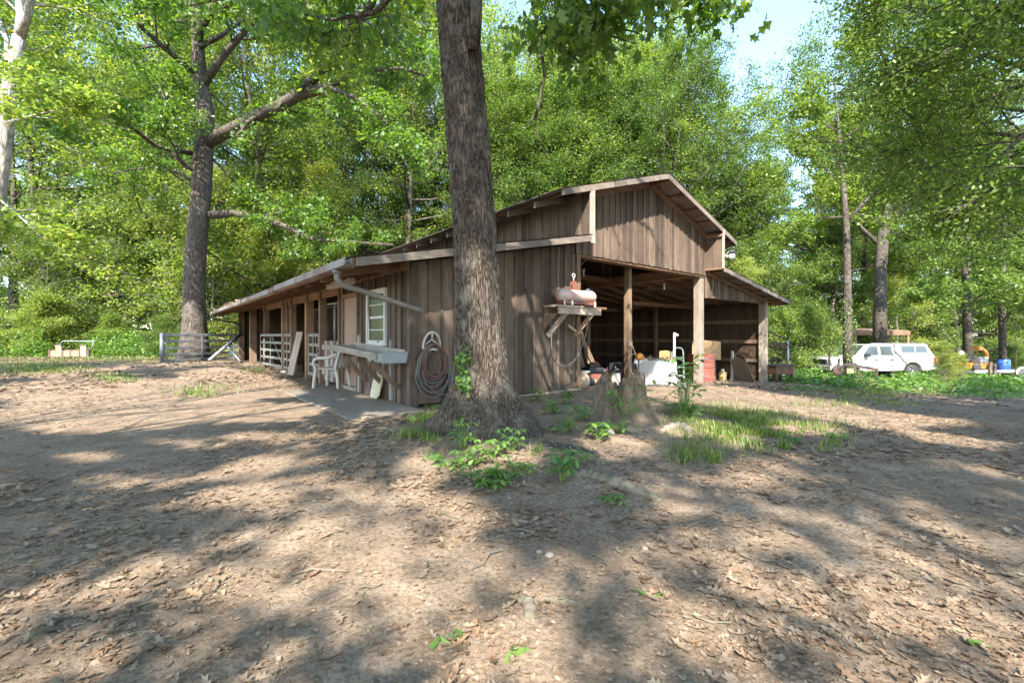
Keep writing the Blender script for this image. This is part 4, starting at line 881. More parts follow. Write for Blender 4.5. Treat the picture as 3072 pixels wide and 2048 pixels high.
MB().tube(curve3([(-.22, -.225, .42), (-.28, -.24, .62), (-.345, -.22, .8), (-.365, 0, .855), (-.345, .22, .8), (-.28, .24, .62), (-.22, .225, .42)]), .034, 6).build('back_frame', M['pvc'], ch, True)

ld = bthing('cream_lid', 'cream ribbed plastic lid leaning on the wall under the bench', 'lid', -.17, 1.2, .02)
m = MB(); pl = [(-.2,.07),(-.13,0),(.13,0),(.2,.07),(.2,.37),(.12,.45),(-.12,.45),(-.2,.37)]
m.prism(pl, 'x', -.02, .012); o = m.build('panel', M['cream'], ld, bevel=.008); o.rotation_euler = (0, R(14), 0)
for k in range(7):
    r_ = MB().box(-.027, -.0205, -.15, .15, .07+k*.05, .09+k*.05).build('rib', M['cream'], ld); r_.rotation_euler = (0, R(14), 0)

hh = bthing('hose_hanger', 'pale arched hose hanger fixed on the front corner boards', 'hose hanger', .33, -.045, 1.10)
m = MB(); m.tube(curve3([(-.16, -.03, -.12), (-.15, -.05, .0), (-.09, -.06, .11), (0, -.06, .145), (.09, -.06, .11), (.15, -.05, 0), (.16, -.03, -.12)]), .022, 8); m.build('arch', M['pvc'], hh, True)
MB().tube(curve3([(-.16, -.03, -.12), (-.08, -.08, -.15), (0, -.09, -.14), (.08, -.08, -.15), (.16, -.03, -.12)]), .02, 8).build('saddle', M['pvc'], hh, True)
m = MB(); m.tube([(0, -.06, .14), (0, -.05, .03)], .016, 6); m.tube([(0, -.05, .03), (-.11, -.04, -.06)], .014, 6); m.tube([(0, -.05, .03), (.11, -.04, -.06)], .014, 6); m.build('bracket', M['pvc'], hh, True)
def coil(name, label, mat, loops, r):
    t = bthing(name, label, 'hose', .33, -.045, 1.10); pts = []
    for (w, h, dx, dep, tail) in loops:
        for k in range(24):
            a = math.pi/2 + 2*math.pi*k/24; c, s = math.cos(a), math.sin(a)
            x = dx + w*c*(1 if s > 0 else 1.06); z = -h/2 + h/2*s; 
            if s > .6: x *= .8
            pts.append((x + .008*math.sin(k*1.7), -.055-dep+.015*math.sin(k*.9), z - .06))
    if tail: pts += tail
    MB().tube(curve3(pts, 2), r, 7).build('hose', M[mat], t, True); return t
coil('garden_hose', 'dark grey garden hose hanging in wide loops below the pale hanger', 'hose_grey', [(.26, .72, -.02, .03, None), (.29, .82, .02, .05, None), (.24, .66, .03, .02, None), (.31, .9, .0, .035, [(.02, -.08, -.1), (-.2, -.1, -.4), (-.12, -.1, -.75), (.15, -.1, -.92), (.36, -.09, -.93)])], .013)
coil('garden_hose', 'dull red garden hose looped among the grey coils on the wall', 'hose_red', [(.22, .6, .02, .06, None), (.25, .74, .0, .045, None), (.2, .55, .03, .07, [(.12, -.1, -.2), (.14, -.1, -.45), (.08, -.1, -.6)])], .014)
bb = bthing('metal_box', 'small dark red box fixed low on the wall behind the hoses', 'box', .52, -.045, .42); MB().box(-.08, .08, -.07, 0, 0, .14).build('case', M['red'], bb, bevel=.01); MB().box(-.07, .07, -.085, -.072, .02, .12).build('lid', M['dark'], bb)
MB_ = bthing('drain_stub', 'short black downpipe standing at the foot of the front wall', 'pipe', .67, -.09, 0); MB().tube([(0, 0, -.05), (0, 0, .42), (0, .04, .5)], .045, 10).build('pipe', M['dark'], MB_, True)

# stall gates
def panel_gate(label, s0, s1, ang=0., pale=True, rails=5, h=1.14, zb_=.1, dt=-.06):
    t = bthing('stall_gate', label, 'gate', dt, s0, zb_, ang, 'stall gates'); L = s1 - s0; mt = M['gatepale' if pale else 'gatemetal']
    for k in range(rails): z = .06 + (h-.1)*k/(rails-1); MB().box(-.018, .018, 0, L, z-.042, z+.042).build('rail', mt, t, bevel=.012)
    for y in (.03, L*.5, L-.03): MB().box(-.03, -.0185, y-.028, y+.028, 0, h).build('upright', mt, t, bevel=.004)
    MB().beam((.024, .05, .06), (.024, L*.5, h-.08), .01, .04).build('brace', mt, t); return t
panel_gate('pale tube gate filling the widest stall opening, farthest from the door', 9.2, 11.85, R(4))
panel_gate('narrow pale gate section between the two close stall posts', 8.02, 8.95)
panel_gate('pale gate section just behind the plastic chair and leaning board', 5.05, 6.05)
yb = bthing('yellowed_board', 'yellowed plastic strip tied upright to the end of the widest stall gate', 'board', -.12, 11.95, .3); MB().box(-.02, .02, -.1, .1, 0, .75).build('strip', M['cream'], yb, bevel=.01)
lb = bthing('slatted_panel', 'weathered slatted wooden panel leaning in the stall between two posts', 'wood panel', -.3, 7.1, .06)
for k in range(4): o = MB().box(-.015, .015, -.32+k*.162, -.165+k*.162, 0, 1.25+.02*(k % 2)).build('slat', M['pale'], lb); o.rotation_euler = (0, R(12), 0)
for z in (.2, 1.05): o = MB().box(.016, .05, -.32, .32, z-.04, z+.04).build('cleat', M['post'], lb); o.rotation_euler = (0, R(12), 0)
wg = bthing('half_door', 'grey plank half door hung in the stall next to the brown door', 'stall door', -.03, 3.62, .08)
for k in range(8): MB().box(-.012, .012, k*.152, k*.152+.147, 0, .98+.015*math.sin(k*2.1)).build('plank', M['siding' if k % 3 else 'trim'], wg)
for z in (.2, .82): MB().box(-.04, -.013, .0, 1.21, z-.06, z+.06).build('ledge', M['pale_y'], wg)
cp = bthing('chain', 'rusty chain looped on the stall post beside the chair', 'chain', -.12, 4.95, .55)
for k in range(9):
    o = MB().tube([(math.cos(a)*.018, 0, math.sin(a)*.03) for a in [i*math.pi/4 for i in range(8)]], .006, 5, close=True).build('chain_ring', M['rust'], cp, True); o.location = (0, .0, .3-.05*k); o.rotation_euler = (0, 0, (k % 2)*1.57)
def chainlink(name, label, t0, t1, z0, z1, loc, rz, cell=.13, th=.003, mat='galv', frame=.02):
    t = thing(name, label, 'wire panel', loc, rz); m = MB(); W_, H_ = t1-t0, z1-z0; n = int((W_+H_)/cell)
    for i in range(n):
        u = i*cell
        a = (max(0, u-H_), min(u, H_)); b = (min(u, W_), max(0, u-W_)); 
        m.tube([(t0+a[0], 0, z0+a[1]), (t0+b[0], 0, z0+b[1])], th, 3, False); m.tube([(t1-a[0], .004, z0+a[1]), (t1-b[0], .004, z0+b[1])], th, 3, False)
    o = m.build('wire', M[mat], t); f = MB()
    for (p, q) in (((t0,0,z0),(t0,0,z1)), ((t1,0,z0),(t1,0,z1)), ((t0,0,z1),(t1,0,z1)), ((t0,0,z0),(t1,0,z0))): f.tube([p, q], frame, 7)
    f.build('frame', M[mat], t, True); return t
chainlink('kennel_panel', 'grey wire mesh panel standing inside the stalls behind the posts', 0, 4.6, .3, 2.0, at(.55, 3.9), TH+R(90), .12, .0035, 'gatemetal')
pp = bthing('hanging_pipe', 'white pipe hanging from the stall ceiling', 'pipe', .3, 5.0, .95); MB().tube([(0, 0, 0), (0, 0, 1.05)], .028, 8).build('pipe', M['pvc'], pp, True); MB().tube([(0, -1.3, 1.07), (0, 1.2, 1.09)], .024, 8).build('crossbar', M['pvc'], pp, True)

# ---------------------------------------------------------------- yard gate at the back left, with the pipe brace in front
ga, gb = Vector((PX(486, 1088, 19).x, 19, 0)), Vector((PX(748, 1075, 22.2).x, 22.2, 0)); gd = gb - ga; gl = gd.length
yg = thing('yard_gate', 'dark grey steel rail gate between the yard and the barn corner', 'gate', (ga.x, ga.y, gzf(ga.x, ga.y)), math.atan2(gd.y, gd.x))
MB().tube([(0, 0, -.1), (0, 0, 1.3)], .085, 12).build('post', M['gatemetal'], yg, True); MB().tube([(gl, 0, -.1), (gl, 0, 1.34)], .07, 12).build('post', M['gatemetal'], yg, True)
for z in (.08, .34, .62, .92, 1.2): MB().box(.1, gl-.05, -.025, .025, z-.06, z+.06).build('rail', M['gatemetal'], yg, bevel=.015)
for x in (.16, gl*.42, gl*.8): MB().box(x-.04, x+.04, -.035, -.021, .02, 1.25).build('upright', M['gatemetal'], yg, bevel=.006)
pb = thing('pipe_brace', 'bare metal pipe propped slantwise against the grey yard gate', 'pipe', PX(628, 1082, 18.9))
a0 = Vector((0, 0, .02)); m = MB(); e1 = PX(724, 1000, 20.6) - pb.location; m.tube([a0, e1], .075, 10); m.build('long_pipe', M['gatemetal'], pb, True)
c0 = a0.lerp(e1, .52); e2 = PX(722, 1084, 19.2) - pb.location; MB().tube([c0, e2], .05, 9).build('short_pipe', M['gatemetal'], pb, True)
pl_ = thing('planter_box', 'low rusty-sided planter box with posts and pipe rail in the far left weeds', 'planter', PX(208, 1070, 23.6))
m = MB()
for x in (-1.05, -.68, -.35, .05, .55, .85, 1.05): MB().box(x-.035, x+.035, -.05, .05, 0, .38).build('stake', M['post'], pl_)
for x in (-.52, .82): 
    MB().box(x-.16, x+.16, -.08, .0, 0, .58).build('block', M['rustroof'], pl_, bevel=.02); MB().box(x-.18, x+.18, -.1, .02, .582, .63).build('cap', M['tin'], pl_)
for (a, b) in ((-1.02, -.71), (-.33, .03), (.07, .53), (.57, .66), (.87, 1.03)): MB().box(a+.01, b-.005, -.02, .02, .02, .33).build('side_panel', M['ply'], pl_)
MB().box(-1.1, 1.1, .05, .1, .3, .4).build('edge_rail', M['rust'], pl_); MB().tube([(-.95, .2, .4), (-.75, .4, .85), (.95, .4, .83), (1.0, .2, .4)], .028, 7).build('pipe_rail', M['galv'], pl_, True)

# ---------------------------------------------------------------- compressor tank on its shelf
sh = bthing('wall_shelf', 'rough plank shelf on slanted brackets at the edge of the drive-through bay', 'shelf', 3.0, -.05, 1.70)
MB().box(-.02, .82, -.42, .0, .08, .125).build('plank', M['pale'], sh, bevel=.005); MB().box(.83, 1.62, -.38, -.02, .08, .125).build('plank', M['lumber_x'], sh, bevel=.005)
MB().box(.05, 1.4, -.40, -.36, -.06, .079).build('front_rail', M['pale'], sh, bevel=.005); MB().box(.02, 1.5, -.04, .0, -.06, .079).build('back_rail', M['post'], sh)
for x in (.12, .95): MB().beam((x+.18, -.37, -.03), (x, -.0, -.52), .05, .1).build('bracket', M['pale' if x < .5 else 'lumber'], sh, bevel=.004)
MB().prism([(-.38, -.06), (0, -.06), (0, -.40)], 'x', .0, .03).build('gusset', M['post'], sh)
MB().beam((.55, -.2, -.3), (.9, -.1, -.42), .025, .05).build('cleat', M['pale'], sh)
tk = bthing('air_tank', 'faded pink rusty air tank lying on the plank shelf', 'tank', 3.2, -.24, 2.05)
R_ = .135; pr = [(.002, -.0)] + [(R_*math.sin(a), .09-.09*math.cos(a)) for a in [i*math.pi/12 for i in range(1, 7)]] + [(R_, 1.10)] + [(R_*math.cos(a), 1.10+.09*math.sin(a)) for a in [i*math.pi/12 for i in range(1, 6)]] + [(.002, 1.19)]
MB().lathe(pr, 24, axis='x').build('shell', M['tank'], tk, True)
for x in (.12, .36, 1.1):
    for y in (-.11, .11): MB().box(x-.02, x+.02, y-.008, y+.008, -.222, -.10).build('foot', M['white'], tk)
MB().box(.08, 1.16, -.11, .11, -.185, -.125).build('base_tray', M['red'], tk)
MB().lathe([(.03, .9), (.03, .93)], 10, (0, 0, 0), 'x'); m = MB(); m.box(.88, 1.1, -.05, .05, .128, .15); m.tube([(.95, 0, .15), (.97, 0, .18), (1.02, 0, .18), (1.05, 0, .15)], .012, 6); m.build('mount_plate', M['gatemetal'], tk)
pu = bthing('pulley_block', 'rusty pulley block with an eye ring standing on the air tank', 'pulley', 3.72, -.24, 2.185)
m = MB()
for y in (-.035, .035): m.prism([(-.07, 0), (.07, 0), (.075, .12), (.045, .19), (-.045, .19), (-.075, .12)], 'y', y-.006, y+.006)
m.build('cheek_plate', M['red'], pu); MB().lathe([(.05, -.025), (.062, -.02), (.045, 0), (.062, .02), (.05, .025)], 14, (0, 0, .1), 'y').build('wheel', M['rust'], pu, True)
m = MB(); m.tube([(0, 0, .19), (0, 0, .27)], .014, 7); m.tube([(math.cos(a)*.04, 0, .31+math.sin(a)*.04) for a in [i*math.pi/8 for i in range(16)]], .013, 7, close=True); m.build('eye_ring', M['pvc'], pu, True)
ho = bthing('air_hose', 'grey air hose drooping in a long loop below the air tank', 'hose', 3.4, -.3, 1.88)
pts = [B2W(3.5, -.28, 1.93), B2W(3.75, -.36, 1.925), B2W(3.98, -.45, 1.86)] + [PX(*q) for q in ((1764, 960, 9.55), (1753, 1018, 9.5), (1729, 1073, 9.35), (1700, 1097, 9.2), (1676, 1096, 9.05), (1660, 1075, 8.97), (1654, 1020, 8.95), (1656, 985, 8.97))] + [B2W(3.08, -.08, 1.52)]
inv = (Matrix.Translation(ho.location) @ Matrix.Rotation(TH, 4, 'Z')).inverted()
MB().tube([inv @ p for p in curve3(pts, 6)], .013, 7).build('hose', M['hose_grey'], ho, True)
wh = bthing('spare_wheel', 'old wheel leaning against the foot of the bay post', 'wheel', 4.24, -.02, .17, R(8))
MB().lathe([(.11, -.045), (.17, -.05), (.2, -.025), (.2, .025), (.17, .05), (.11, .045)], 24, axis='x').build('tyre', M['pale'], wh, True); MB().lathe([(.02, -.03), (.105, -.035), (.105, .035), (.02, .03)], 18, axis='x').build('rim', M['rust'], wh, True)
wr = bthing('loose_wire', 'thin wire arching from the bay post to the gable beam', 'wire', 4.1, -.03, 2.6); MB().tube(curve3([(0, 0, 0), (.12, 0, .22), (.4, .0, .38), (.9, .0, .43), (1.6, .02, .41)]), .008, 5).build('wire', M['dark'], wr, True)
cw = bthing('power_cord', 'brown power cord running down the middle bay post', 'cord', 6.53, .36, -.1); MB().tube(curve3([(0, 0, 3.1), (.03, 0, 2.4), (-.01, 0, 1.7), (.02, 0, 1.05)]), .008, 5).build('cord', M['lumber'], cw, True); MB().box(-.04, .05, -.05, .0, 1.0, 1.13).build('socket_box', M['gatemetal'], cw)
for (t, s, z, lb_) in ((5.9, 1.4, 2.95, 'white lamp holder under the bay ceiling left of the middle post'), (T2-.3, 1.1, 2.78, 'white lamp holder beside the right end of the bay beam')):
    q = bthing('lamp_holder', lb_, 'lamp holder', t, s, z, 0, 'lamp holders in the bay'); MB().lathe([(.03, .1), (.055, .09), (.05, .03), (.03, .0)], 12).build('socket', M['pvc'], q, True); MB().lathe([(.005, -.11), (.03, -.095), (.036, -.06), (.022, -.01), (.02, .0)], 12).build('bulb', M['clear'], q, True); MB().tube([(0, 0, .1), (0, 0, .3)], .006, 5).build('wire', M['dark'], q)
vl = bthing('yard_light', 'yard light with dark cap and clear globe under the right eave corner', 'yard light', 10.0, ROH-.06, 3.62)
MB().tube([(0, 0, .02), (.1, -.02, .1), (.2, -.03, .12)], .02, 7).build('arm', M['gatemetal'], vl, True); MB().lathe([(.02, .17), (.10, .16), (.115, .1), (.115, .05)], 16, (.26, -.03, 0)).build('cap', M['dark'], vl, True); MB().lathe([(.1, .05), (.1, -.05), (.085, -.1), (.03, -.12)], 16, (.26, -.03, 0)).build('globe', M['clear'], vl, True); MB().lathe([(.05, -.02), (.05, .02)], 12, (-.05, -.02, -.05), 'y').build('photocell', M['pvc'], vl)

# ---------------------------------------------------------------- in and before the open bay
def gthing(name, label, cat, px, d, rz=TH, dz=0., group=None):
    x = (px-CX)/F*d; return thing(name, label, cat, (x, d, gzf(x, d)+dz), rz, group)
wt_ = gthing('tarp_covered_box', 'white sheet draped over a boxy heap in the middle of the bay', 'tarp', 1978, 11.95, TH, .0)
def cloth_box(w, l, h, seed):
    rng = np.random.default_rng(seed); m = MB(); n = 9; prof = []
    per = [(i/n*w, 0) for i in range(n)] + [(w, i/n*l) for i in range(n)] + [(w-i/n*w, l) for i in range(n)] + [(0, l-i/n*l) for i in range(n)]
    K = len(per); lv = [(-.02, 1.05), (.12, 1.035), (.3, 1.02), (.45, 1.01), (h-.06, 1.0), (h, .97)]
    for (z, f) in lv:
        for i, (x, y) in enumerate(per):
            cx, cy = w/2, l/2; wv = 1 + .03*math.sin(i*1.9+seed)*(1-z/h) + .008*math.sin(i*5.1); m.v.append((cx+(x-cx)*f*wv, cy+(y-cy)*f*wv, z + (.012*math.sin(i*1.3) if z > .1 else 0)))
    for a in range(len(lv)-1):
        for i in range(K): m.f.append((a*K+i, a*K+(i+1) % K, (a+1)*K+(i+1) % K, (a+1)*K+i))
    m.v.append((w/2, l/2, h+.03)); c = len(m.v)-1; b = (len(lv)-1)*K
    for i in range(K): m.f.append((b+i, b+(i+1) % K, c))
    return m
cloth_box(.86, .82, .66, 3).build('sheet', M['tarp'], wt_, auto=True)
MB().tube(curve3([(.10, -.03, .68), (.06, -.035, .45), (-.05, -.05, .2), (-.18, -.08, .03), (-.3, -.12, .01)]), .013, 6).build('strap', M['gatemetal'], wt_, True)
rng = np.random.default_rng(4); q = np.stack([rng.uniform(.0, .85, 130), rng.uniform(0, .8, 130), rng.uniform(.67, .72, 130)], -1); o = link(bpy.data.objects.new('leaf_scatter', leaf_cards('leaf_scatter', q, .12, M['litter'], rng, .4, 0)), wt_); o['kind'] = 'stuff'
hf = gthing('hand_cart', 'bright tube-framed hand cart standing behind the white sheet', 'hand cart', 2036, 12.9, R(18), .02)
MB().tube(curve3([(-.19, 0, .0), (-.19, .03, .8), (-.16, .03, 1.0), (-.08, .03, 1.06), (.08, .03, 1.06), (.16, .03, 1.0), (.19, .03, .8), (.19, 0, .0)]), .021, 8).build('frame', M['galv'], hf, True)
for z in (.25, .5, .78): MB().box(-.18, .18, .0, .02, z-.02, z+.02).build('crossbar', M['galv'], hf)
MB().box(-.2, .2, -.3, -.02, .02, .035).build('toe_plate', M['galv'], hf)
for x in (-.24, .24): MB().lathe([(.03, -.03), (.1, -.035), (.12, 0), (.1, .035), (.03, .03)], 16, (x, .09, .12), 'x').build('wheel', M['rubber'], hf, True)
pv = gthing('pvc_pole', 'white capped pole standing between the hand cart and the yellow cover', 'pole', 2023, 13.6, 0); MB().tube([(0, 0, 0), (0, 0, 1.55)], .035, 8).build('pole', M['pvc'], pv, True); MB().tube([(0, 0, 1.5), (.11, 0, 1.46)], .045, 8).build('elbow', M['pvc'], pv, True)
yj = gthing('yellow_cover', 'mustard yellow cloth cover slumped over a post in the bay', 'cloth', 2003, 14.0, TH); cloth_box(.26, .3, .95, 8).build('cloth', M['yellow'], yj, auto=True)
cb = gthing('cardboard_sheet', 'tan cardboard sheet standing behind the red cabinet', 'cardboard', 2128, 15.4, R(4)); MB().prism([(-.62, .75), (.42, .72), (.42, 1.36), (-.3, 1.42), (-.62, 1.36)], 'y', 0, .012).build('sheet', M['cardboard'], cb); MB().box(-.4, .25, .02, .4, 0, .75).build('carton', M['post'], cb, bevel=.01)
rc = gthing('tool_cabinet', 'faded red tool cabinet beside the pale bay post', 'cabinet', 2118, 14.7, R(6), .0)
MB().box(-.42, .3, 0, .45, .0, .92).build('body', M['red'], rc, bevel=.01)
for k, z in enumerate((.08, .46, .66)): MB().box(-.40, .28, -.02, -.002, z, z+(.36 if k == 0 else .18)).build('drawer', M['red'], rc, bevel=.006); MB().box(-.2, .08, -.04, -.022, z+.1, z+.125).build('handle', M['gatemetal'], rc)
jg = gthing('yellow_jug', 'yellow plastic jug on the floor of the right-hand bay', 'jug', 2168, 15.5, 0); MB().lathe([(.11, 0), (.125, .03), (.125, .25), (.09, .32), (.05, .35), (.05, .38)], 16).build('body', M['yellow'], jg, True); MB().lathe([(.055, .38), (.055, .42), (.02, .425)], 12).build('cap', M['pvc'], jg); MB().tube(curve3([(.09, 0, .3), (.14, 0, .32), (.13, 0, .2)], 4), .014, 6).build('handle', M['yellow'], jg, True)
gbd = gthing('leaning_board', 'single grey board leaning on the inside wall of the right bay', 'board', 2196, 16.2, TH); o = MB().box(-.08, .08, -.02, .02, 0, 1.1).build('board', M['trim'], gbd); o.rotation_euler = (R(-3), R(9), 0)
pw = gthing('plywood_sheets', 'split plywood sheets leaning in the corner by the right end post', 'plywood', 2232, 16.15, TH+R(78))
for k, (w, h, a, mt) in enumerate(((.75, .95, 20, 'ply'), (.5, 1.05, 15, 'siding'), (.45, .55, 26, 'ply'))):
    o = MB().prism([(-w/2, 0), (w/2, 0), (w/2*.95, h*.8), (w/2*.4, h), (-w/2*.7, h*.86)], 'y', 0, .016).build('sheet', M[mt], pw); o.rotation_euler = (R(-a), 0, 0); o.location = (.1*k-.1, .1-.13*k, 0)
mc = gthing('red_cart', 'low red flatbed cart loaded with a dark engine and white bucket', 'cart', 1792, 11.5, R(20), .0)
MB().box(-.5, .5, -.3, .3, .2, .25).build('deck', M['red'], mc, bevel=.01); MB().box(-.5, .5, -.32, -.301, .19, .31).build('lip', M['red'], mc, bevel=.006)
for (x, y) in ((-.38, -.33), (.38, -.33), (-.38, .33), (.38, .33)): MB().lathe([(.03, -.035), (.09, -.04), (.115, 0), (.09, .04), (.03, .035)], 14, (x, y, .115), 'y').build('wheel', M['rubber'], mc, True)
MB().prism([(.02, .31), (.14, .31), (.12, .48)], 'y', -.305, -.29).build('fin', M['red'], mc)
en = gthing('small_engine', 'dark small engine sitting on the red cart', 'engine', 1782, 11.6, R(20), .252)
MB().box(-.26, .2, -.18, .18, 0, .2).build('block', M['dark'], en, bevel=.02); MB().box(-.2, .12, -.14, .14, .2, .3).build('shroud', M['iron'], en, bevel=.03); MB().lathe([(.1, .3), (.11, .33), (.02, .34)], 14).build('starter_cover', M['red'], en, True); MB().box(.2, .34, -.07, .07, .02, .15).build('silencer', M['gatemetal'], en, bevel=.01)
bk = gthing('white_bucket', 'lidded white bucket behind the corner wheel', 'bucket', 1752, 11.1, 0, .3); MB().lathe([(.12, -.3), (.14, .02), (.145, .03)], 18).build('body', M['dark'], bk, True); MB().lathe([(.15, .03), (.155, .05), (.15, .07), (.02, .075)], 18).build('lid', M['white'], bk, True)
tj = gthing('trailer_jack', 'white boxy tool with a folded metal handle at the end of the red cart', 'jack', 1850, 11.2, R(-30), .0)
MB().box(-.13, .08, -.08, .08, .0, .34).build('body', M['pvc'], tj, bevel=.03); MB().tube([(-.1, 0, .36), (-.02, 0, .42), (.05, 0, .43)], .018, 7).build('handle', M['galv'], tj, True); MB().tube([(-.02, 0, .42), (-.04, 0, .52)], .016, 7).build('spout', M['galv'], tj, True)
for i, (px, lx, h, lb_) in enumerate(((1768, -.3, 1.5, 'pale plank leaning inside the bay next to the red cart'), (1788, -.55, 1.35, 'dark plank leaning farther over inside the bay behind the red cart'), (1742, -.12, 1.3, 'upright dark plank just inside the bay corner'))):
    q = gthing('leaning_plank', lb_, 'plank', px, 12.4, TH, 0, 'planks leaning in the bay'); MB().beam((.25, 0, 0), (.25+lx, .3, h), .14, .03, (0, 1, 0)).build('plank', M['pale' if i == 0 else 'post'], q)
jk = gthing('scrap_heap', 'dark heap of scrap and black sheeting between the cart and white sheet', 'scrap heap', 1880, 12.2, TH); cloth_box(.5, .6, .55, 13).build('sheeting', M['dark'], jk, auto=True); MB().beam((-.1, -.1, .1), (.3, .3, .8), .05, .05).build('bar', M['iron'], jk); MB().box(.1, .4, -.15, -.01, 0, .4).build('crate', M['post'], jk)
hr = gthing('hose_reel', 'orange-topped hose reel on a yellow rod by the middle post', 'hose reel', 1916, 11.6, R(10), .0)
MB().tube([(0, 0, 0), (0, 0, .72)], .02, 7).build('stand', M['iron'], hr, True); MB().lathe([(.03, -.05), (.10, -.045), (.06, -.02), (.06, .02), (.10, .045), (.03, .05)], 14, (.02, 0, .77), 'y').build('reel', M['orange'], hr, True); MB().tube([(-.03, 0, .7), (-.2, .02, 1.12)], .013, 6).build('rod', M['yellow'], hr, True); MB().tube([(-.2+.03*math.cos(a), .02, 1.14+.03*math.sin(a)) for a in [i*math.pi/5 for i in range(10)]], .008, 5, close=True).build('ring', M['yellow'], hr, True); MB().tube(curve3([(-.1, 0, .85), (-.26, 0, .78), (-.25, 0, .5), (-.12, 0, .2)]), .013, 6).build('hose', M['pale'], hr, True)
for i in range(3):
    q = gthing('scrap_board', ['short split board lying at the foot of the pale bay post', 'thin pale slat lying on the dirt before the white sheet', 'grey board end lying right of the white sheet'][i], 'board', (2090, 1990, 2062)[i], (12.6, 11.6, 12.1)[i], R((35, -5, 60)[i]), .02); MB().box(-.4, .4, -.04, .04, 0, .03).build('board', M['pale_y' if i else 'post'], q)

# ---------------------------------------------------------------- to the right of the barn
ft = gthing('fire_table', 'rusty iron trough on stubby legs outside the right end post', 'trough', 2338, 16.9, TH-R(12))
MB().box(-.75, .55, -.35, .35, .62, .67).build('top', M['iron'], ft, bevel=.01); MB().box(-.7, .5, -.3, .3, .3, .619).build('box', M['rust'], ft, bevel=.02)
for (x, y) in ((-.6, -.25), (.38, -.25), (-.6, .25), (.42, .25)): MB().tube([(x, y, -.05), (x, y, .5)], .07, 10).build('leg', M['rust'], ft, True)
kx = PX(2363, 1100, 18.6); kl = PX(2285, 1100, 18.0); dv = kx - kl
kn = chainlink('dog_kennel', 'wire dog kennel panel with sagging top between barn and bushes', 0, dv.length, -.25, 1.15, (kl.x, kl.y, gzf(kl.x, kl.y)+.35), math.atan2(dv.y, dv.x), .14, .004, 'iron', .025)
MB().tube([(dv.length, 0, -.4), (dv.length, 0, 1.25)], .055, 9).build('post', M['gatemetal'], kn, True); MB().tube([(0, 0, 1.75), (dv.length*.5, 0, 1.5), (dv.length, 0, 1.3)], .03, 7).build('top_rail', M['iron'], kn, True)
rng = np.random.default_rng(31); q = np.stack([rng.uniform(0, dv.length, 260), rng.uniform(-.1, .1, 260), rng.uniform(.95, 1.15, 260)], -1); o = link(bpy.data.objects.new('leaf_scatter', leaf_cards('leaf_scatter', q, .1, M['litter'], rng, .6, 0)), kn); o['kind'] = 'stuff'
# mobile home with an open lean-to
hm = thing('mobile_home', 'pale mobile home with a rusty porch roof, half hidden by bright bushes', 'house', (PX(2450, 1000, 36).x, 36, gzf(PX(2450, 1000, 36).x, 36)), R(2))
MB().box(-5.5, 1.6, 0, 4, .3, 3.1).build('wall', M['white'], hm)
MB().box(1.62, 4.3, 1.8, 4.6, .2, 2.9).build('shed_wall', M['vinyl'], hm)
for k in range(12): MB().box(1.62, 4.3, 1.77, 1.795, .25+k*.22, .45+k*.22).build('siding_strip', M['vinyl'], hm)
rf = MB(); rf.add([(-5.7, -.5, 3.2), (7.4, -.5, 3.0), (7.4, 4.7, 3.35), (-5.7, 4.7, 3.55), (-5.7, -.5, 3.28), (7.4, -.5, 3.08), (7.4, 4.7, 3.43), (-5.7, 4.7, 3.63)], [(0,3,2,1),(4,5,6,7),(0,1,5,4),(1,2,6,5),(2,3,7,6),(3,0,4,7)]); rf.build('roof', M['rustroof'], hm)
MB().box(.5, 7.4, -.56, -.505, 2.72, 3.06).build('fascia', M['lumber_x'], hm)
for x in (.6, 2.9, 5.4, 7.3): MB().box(x-.08, x+.08, -.5, -.34, -.2, 2.8).build('porch_post', M['lumber'], hm)
for x in (-4.6, -2.6, -.6): wq = MB().box(x, x+.7, -.04, -.002, 1.2, 2.3).build('window', M['gatemetal'], hm); MB().box(x+.05, x+.65, -.05, -.041, 1.25, 2.25).build('pane', M['glass'], wq)
wp = thing('wood_cabinet', 'dark open cupboard standing under the porch roof of the mobile home', 'cupboard', (PX(2585, 1000, 37).x, 36.8, gzf(27.5, 37)), 0); MB().box(-.5, .5, 0, .5, .3, 1.9).build('case', M['rust'], wp); MB().box(-.35, .35, -.03, -.002, 1.2, 1.75).build('door', M['dark'], wp)

# the pickup
tx = PX(2497, 1135, 23.6); tkp = thing('pickup_truck', 'white extended-cab pickup with a matching camper shell parked beyond the weeds', 'pickup truck', (tx.x, tx.y, gzf(23, 23.6)), R(1.5))
def arc(cx, cz, r, a0, a1, n=10): return [(cx+r*math.cos(R(a0+(a1-a0)*i/n)), cz+r*math.sin(R(a0+(a1-a0)*i/n))) for i in range(n+1)]
body = [(.02, .5), (.0, .78), (.04, 1.06), (.2, 1.13), (1.35, 1.23), (5.68, 1.23), (5.72, 1.15), (5.72, .52), (5.3, .46)] + arc(4.45, .40, .46, 8, 172) + [(3.4, .42), (1.75, .42)] + arc(1.05, .40, .46, 8, 172) + [(.3, .45)]
MB().prism(body, 'y', 0, 1.9).build('body', M['truck'], tkp, bevel=.035)
def loft(x0, x1, X0, X1, z0, z1, ins, name, mat='truck'): 
    m = MB(); m.add([(x0, .03, z0), (x1, .03, z0), (x1, 1.87, z0), (x0, 1.87, z0), (X0, ins, z1), (X1, ins, z1), (X1, 1.9-ins, z1), (X0, 1.9-ins, z1)], [(0,3,2,1),(4,5,6,7),(0,1,5,4),(1,2,6,5),(2,3,7,6),(3,0,4,7)]); return m.build(name, M[mat], tkp, bevel=.05)
cabm = loft(1.32, 3.55, 2.05, 3.5, 1.2, 1.86, .17, 'cab'); shm = loft(3.6, 5.70, 3.62, 5.30, 1.235, 1.90, .12, 'camper_shell')
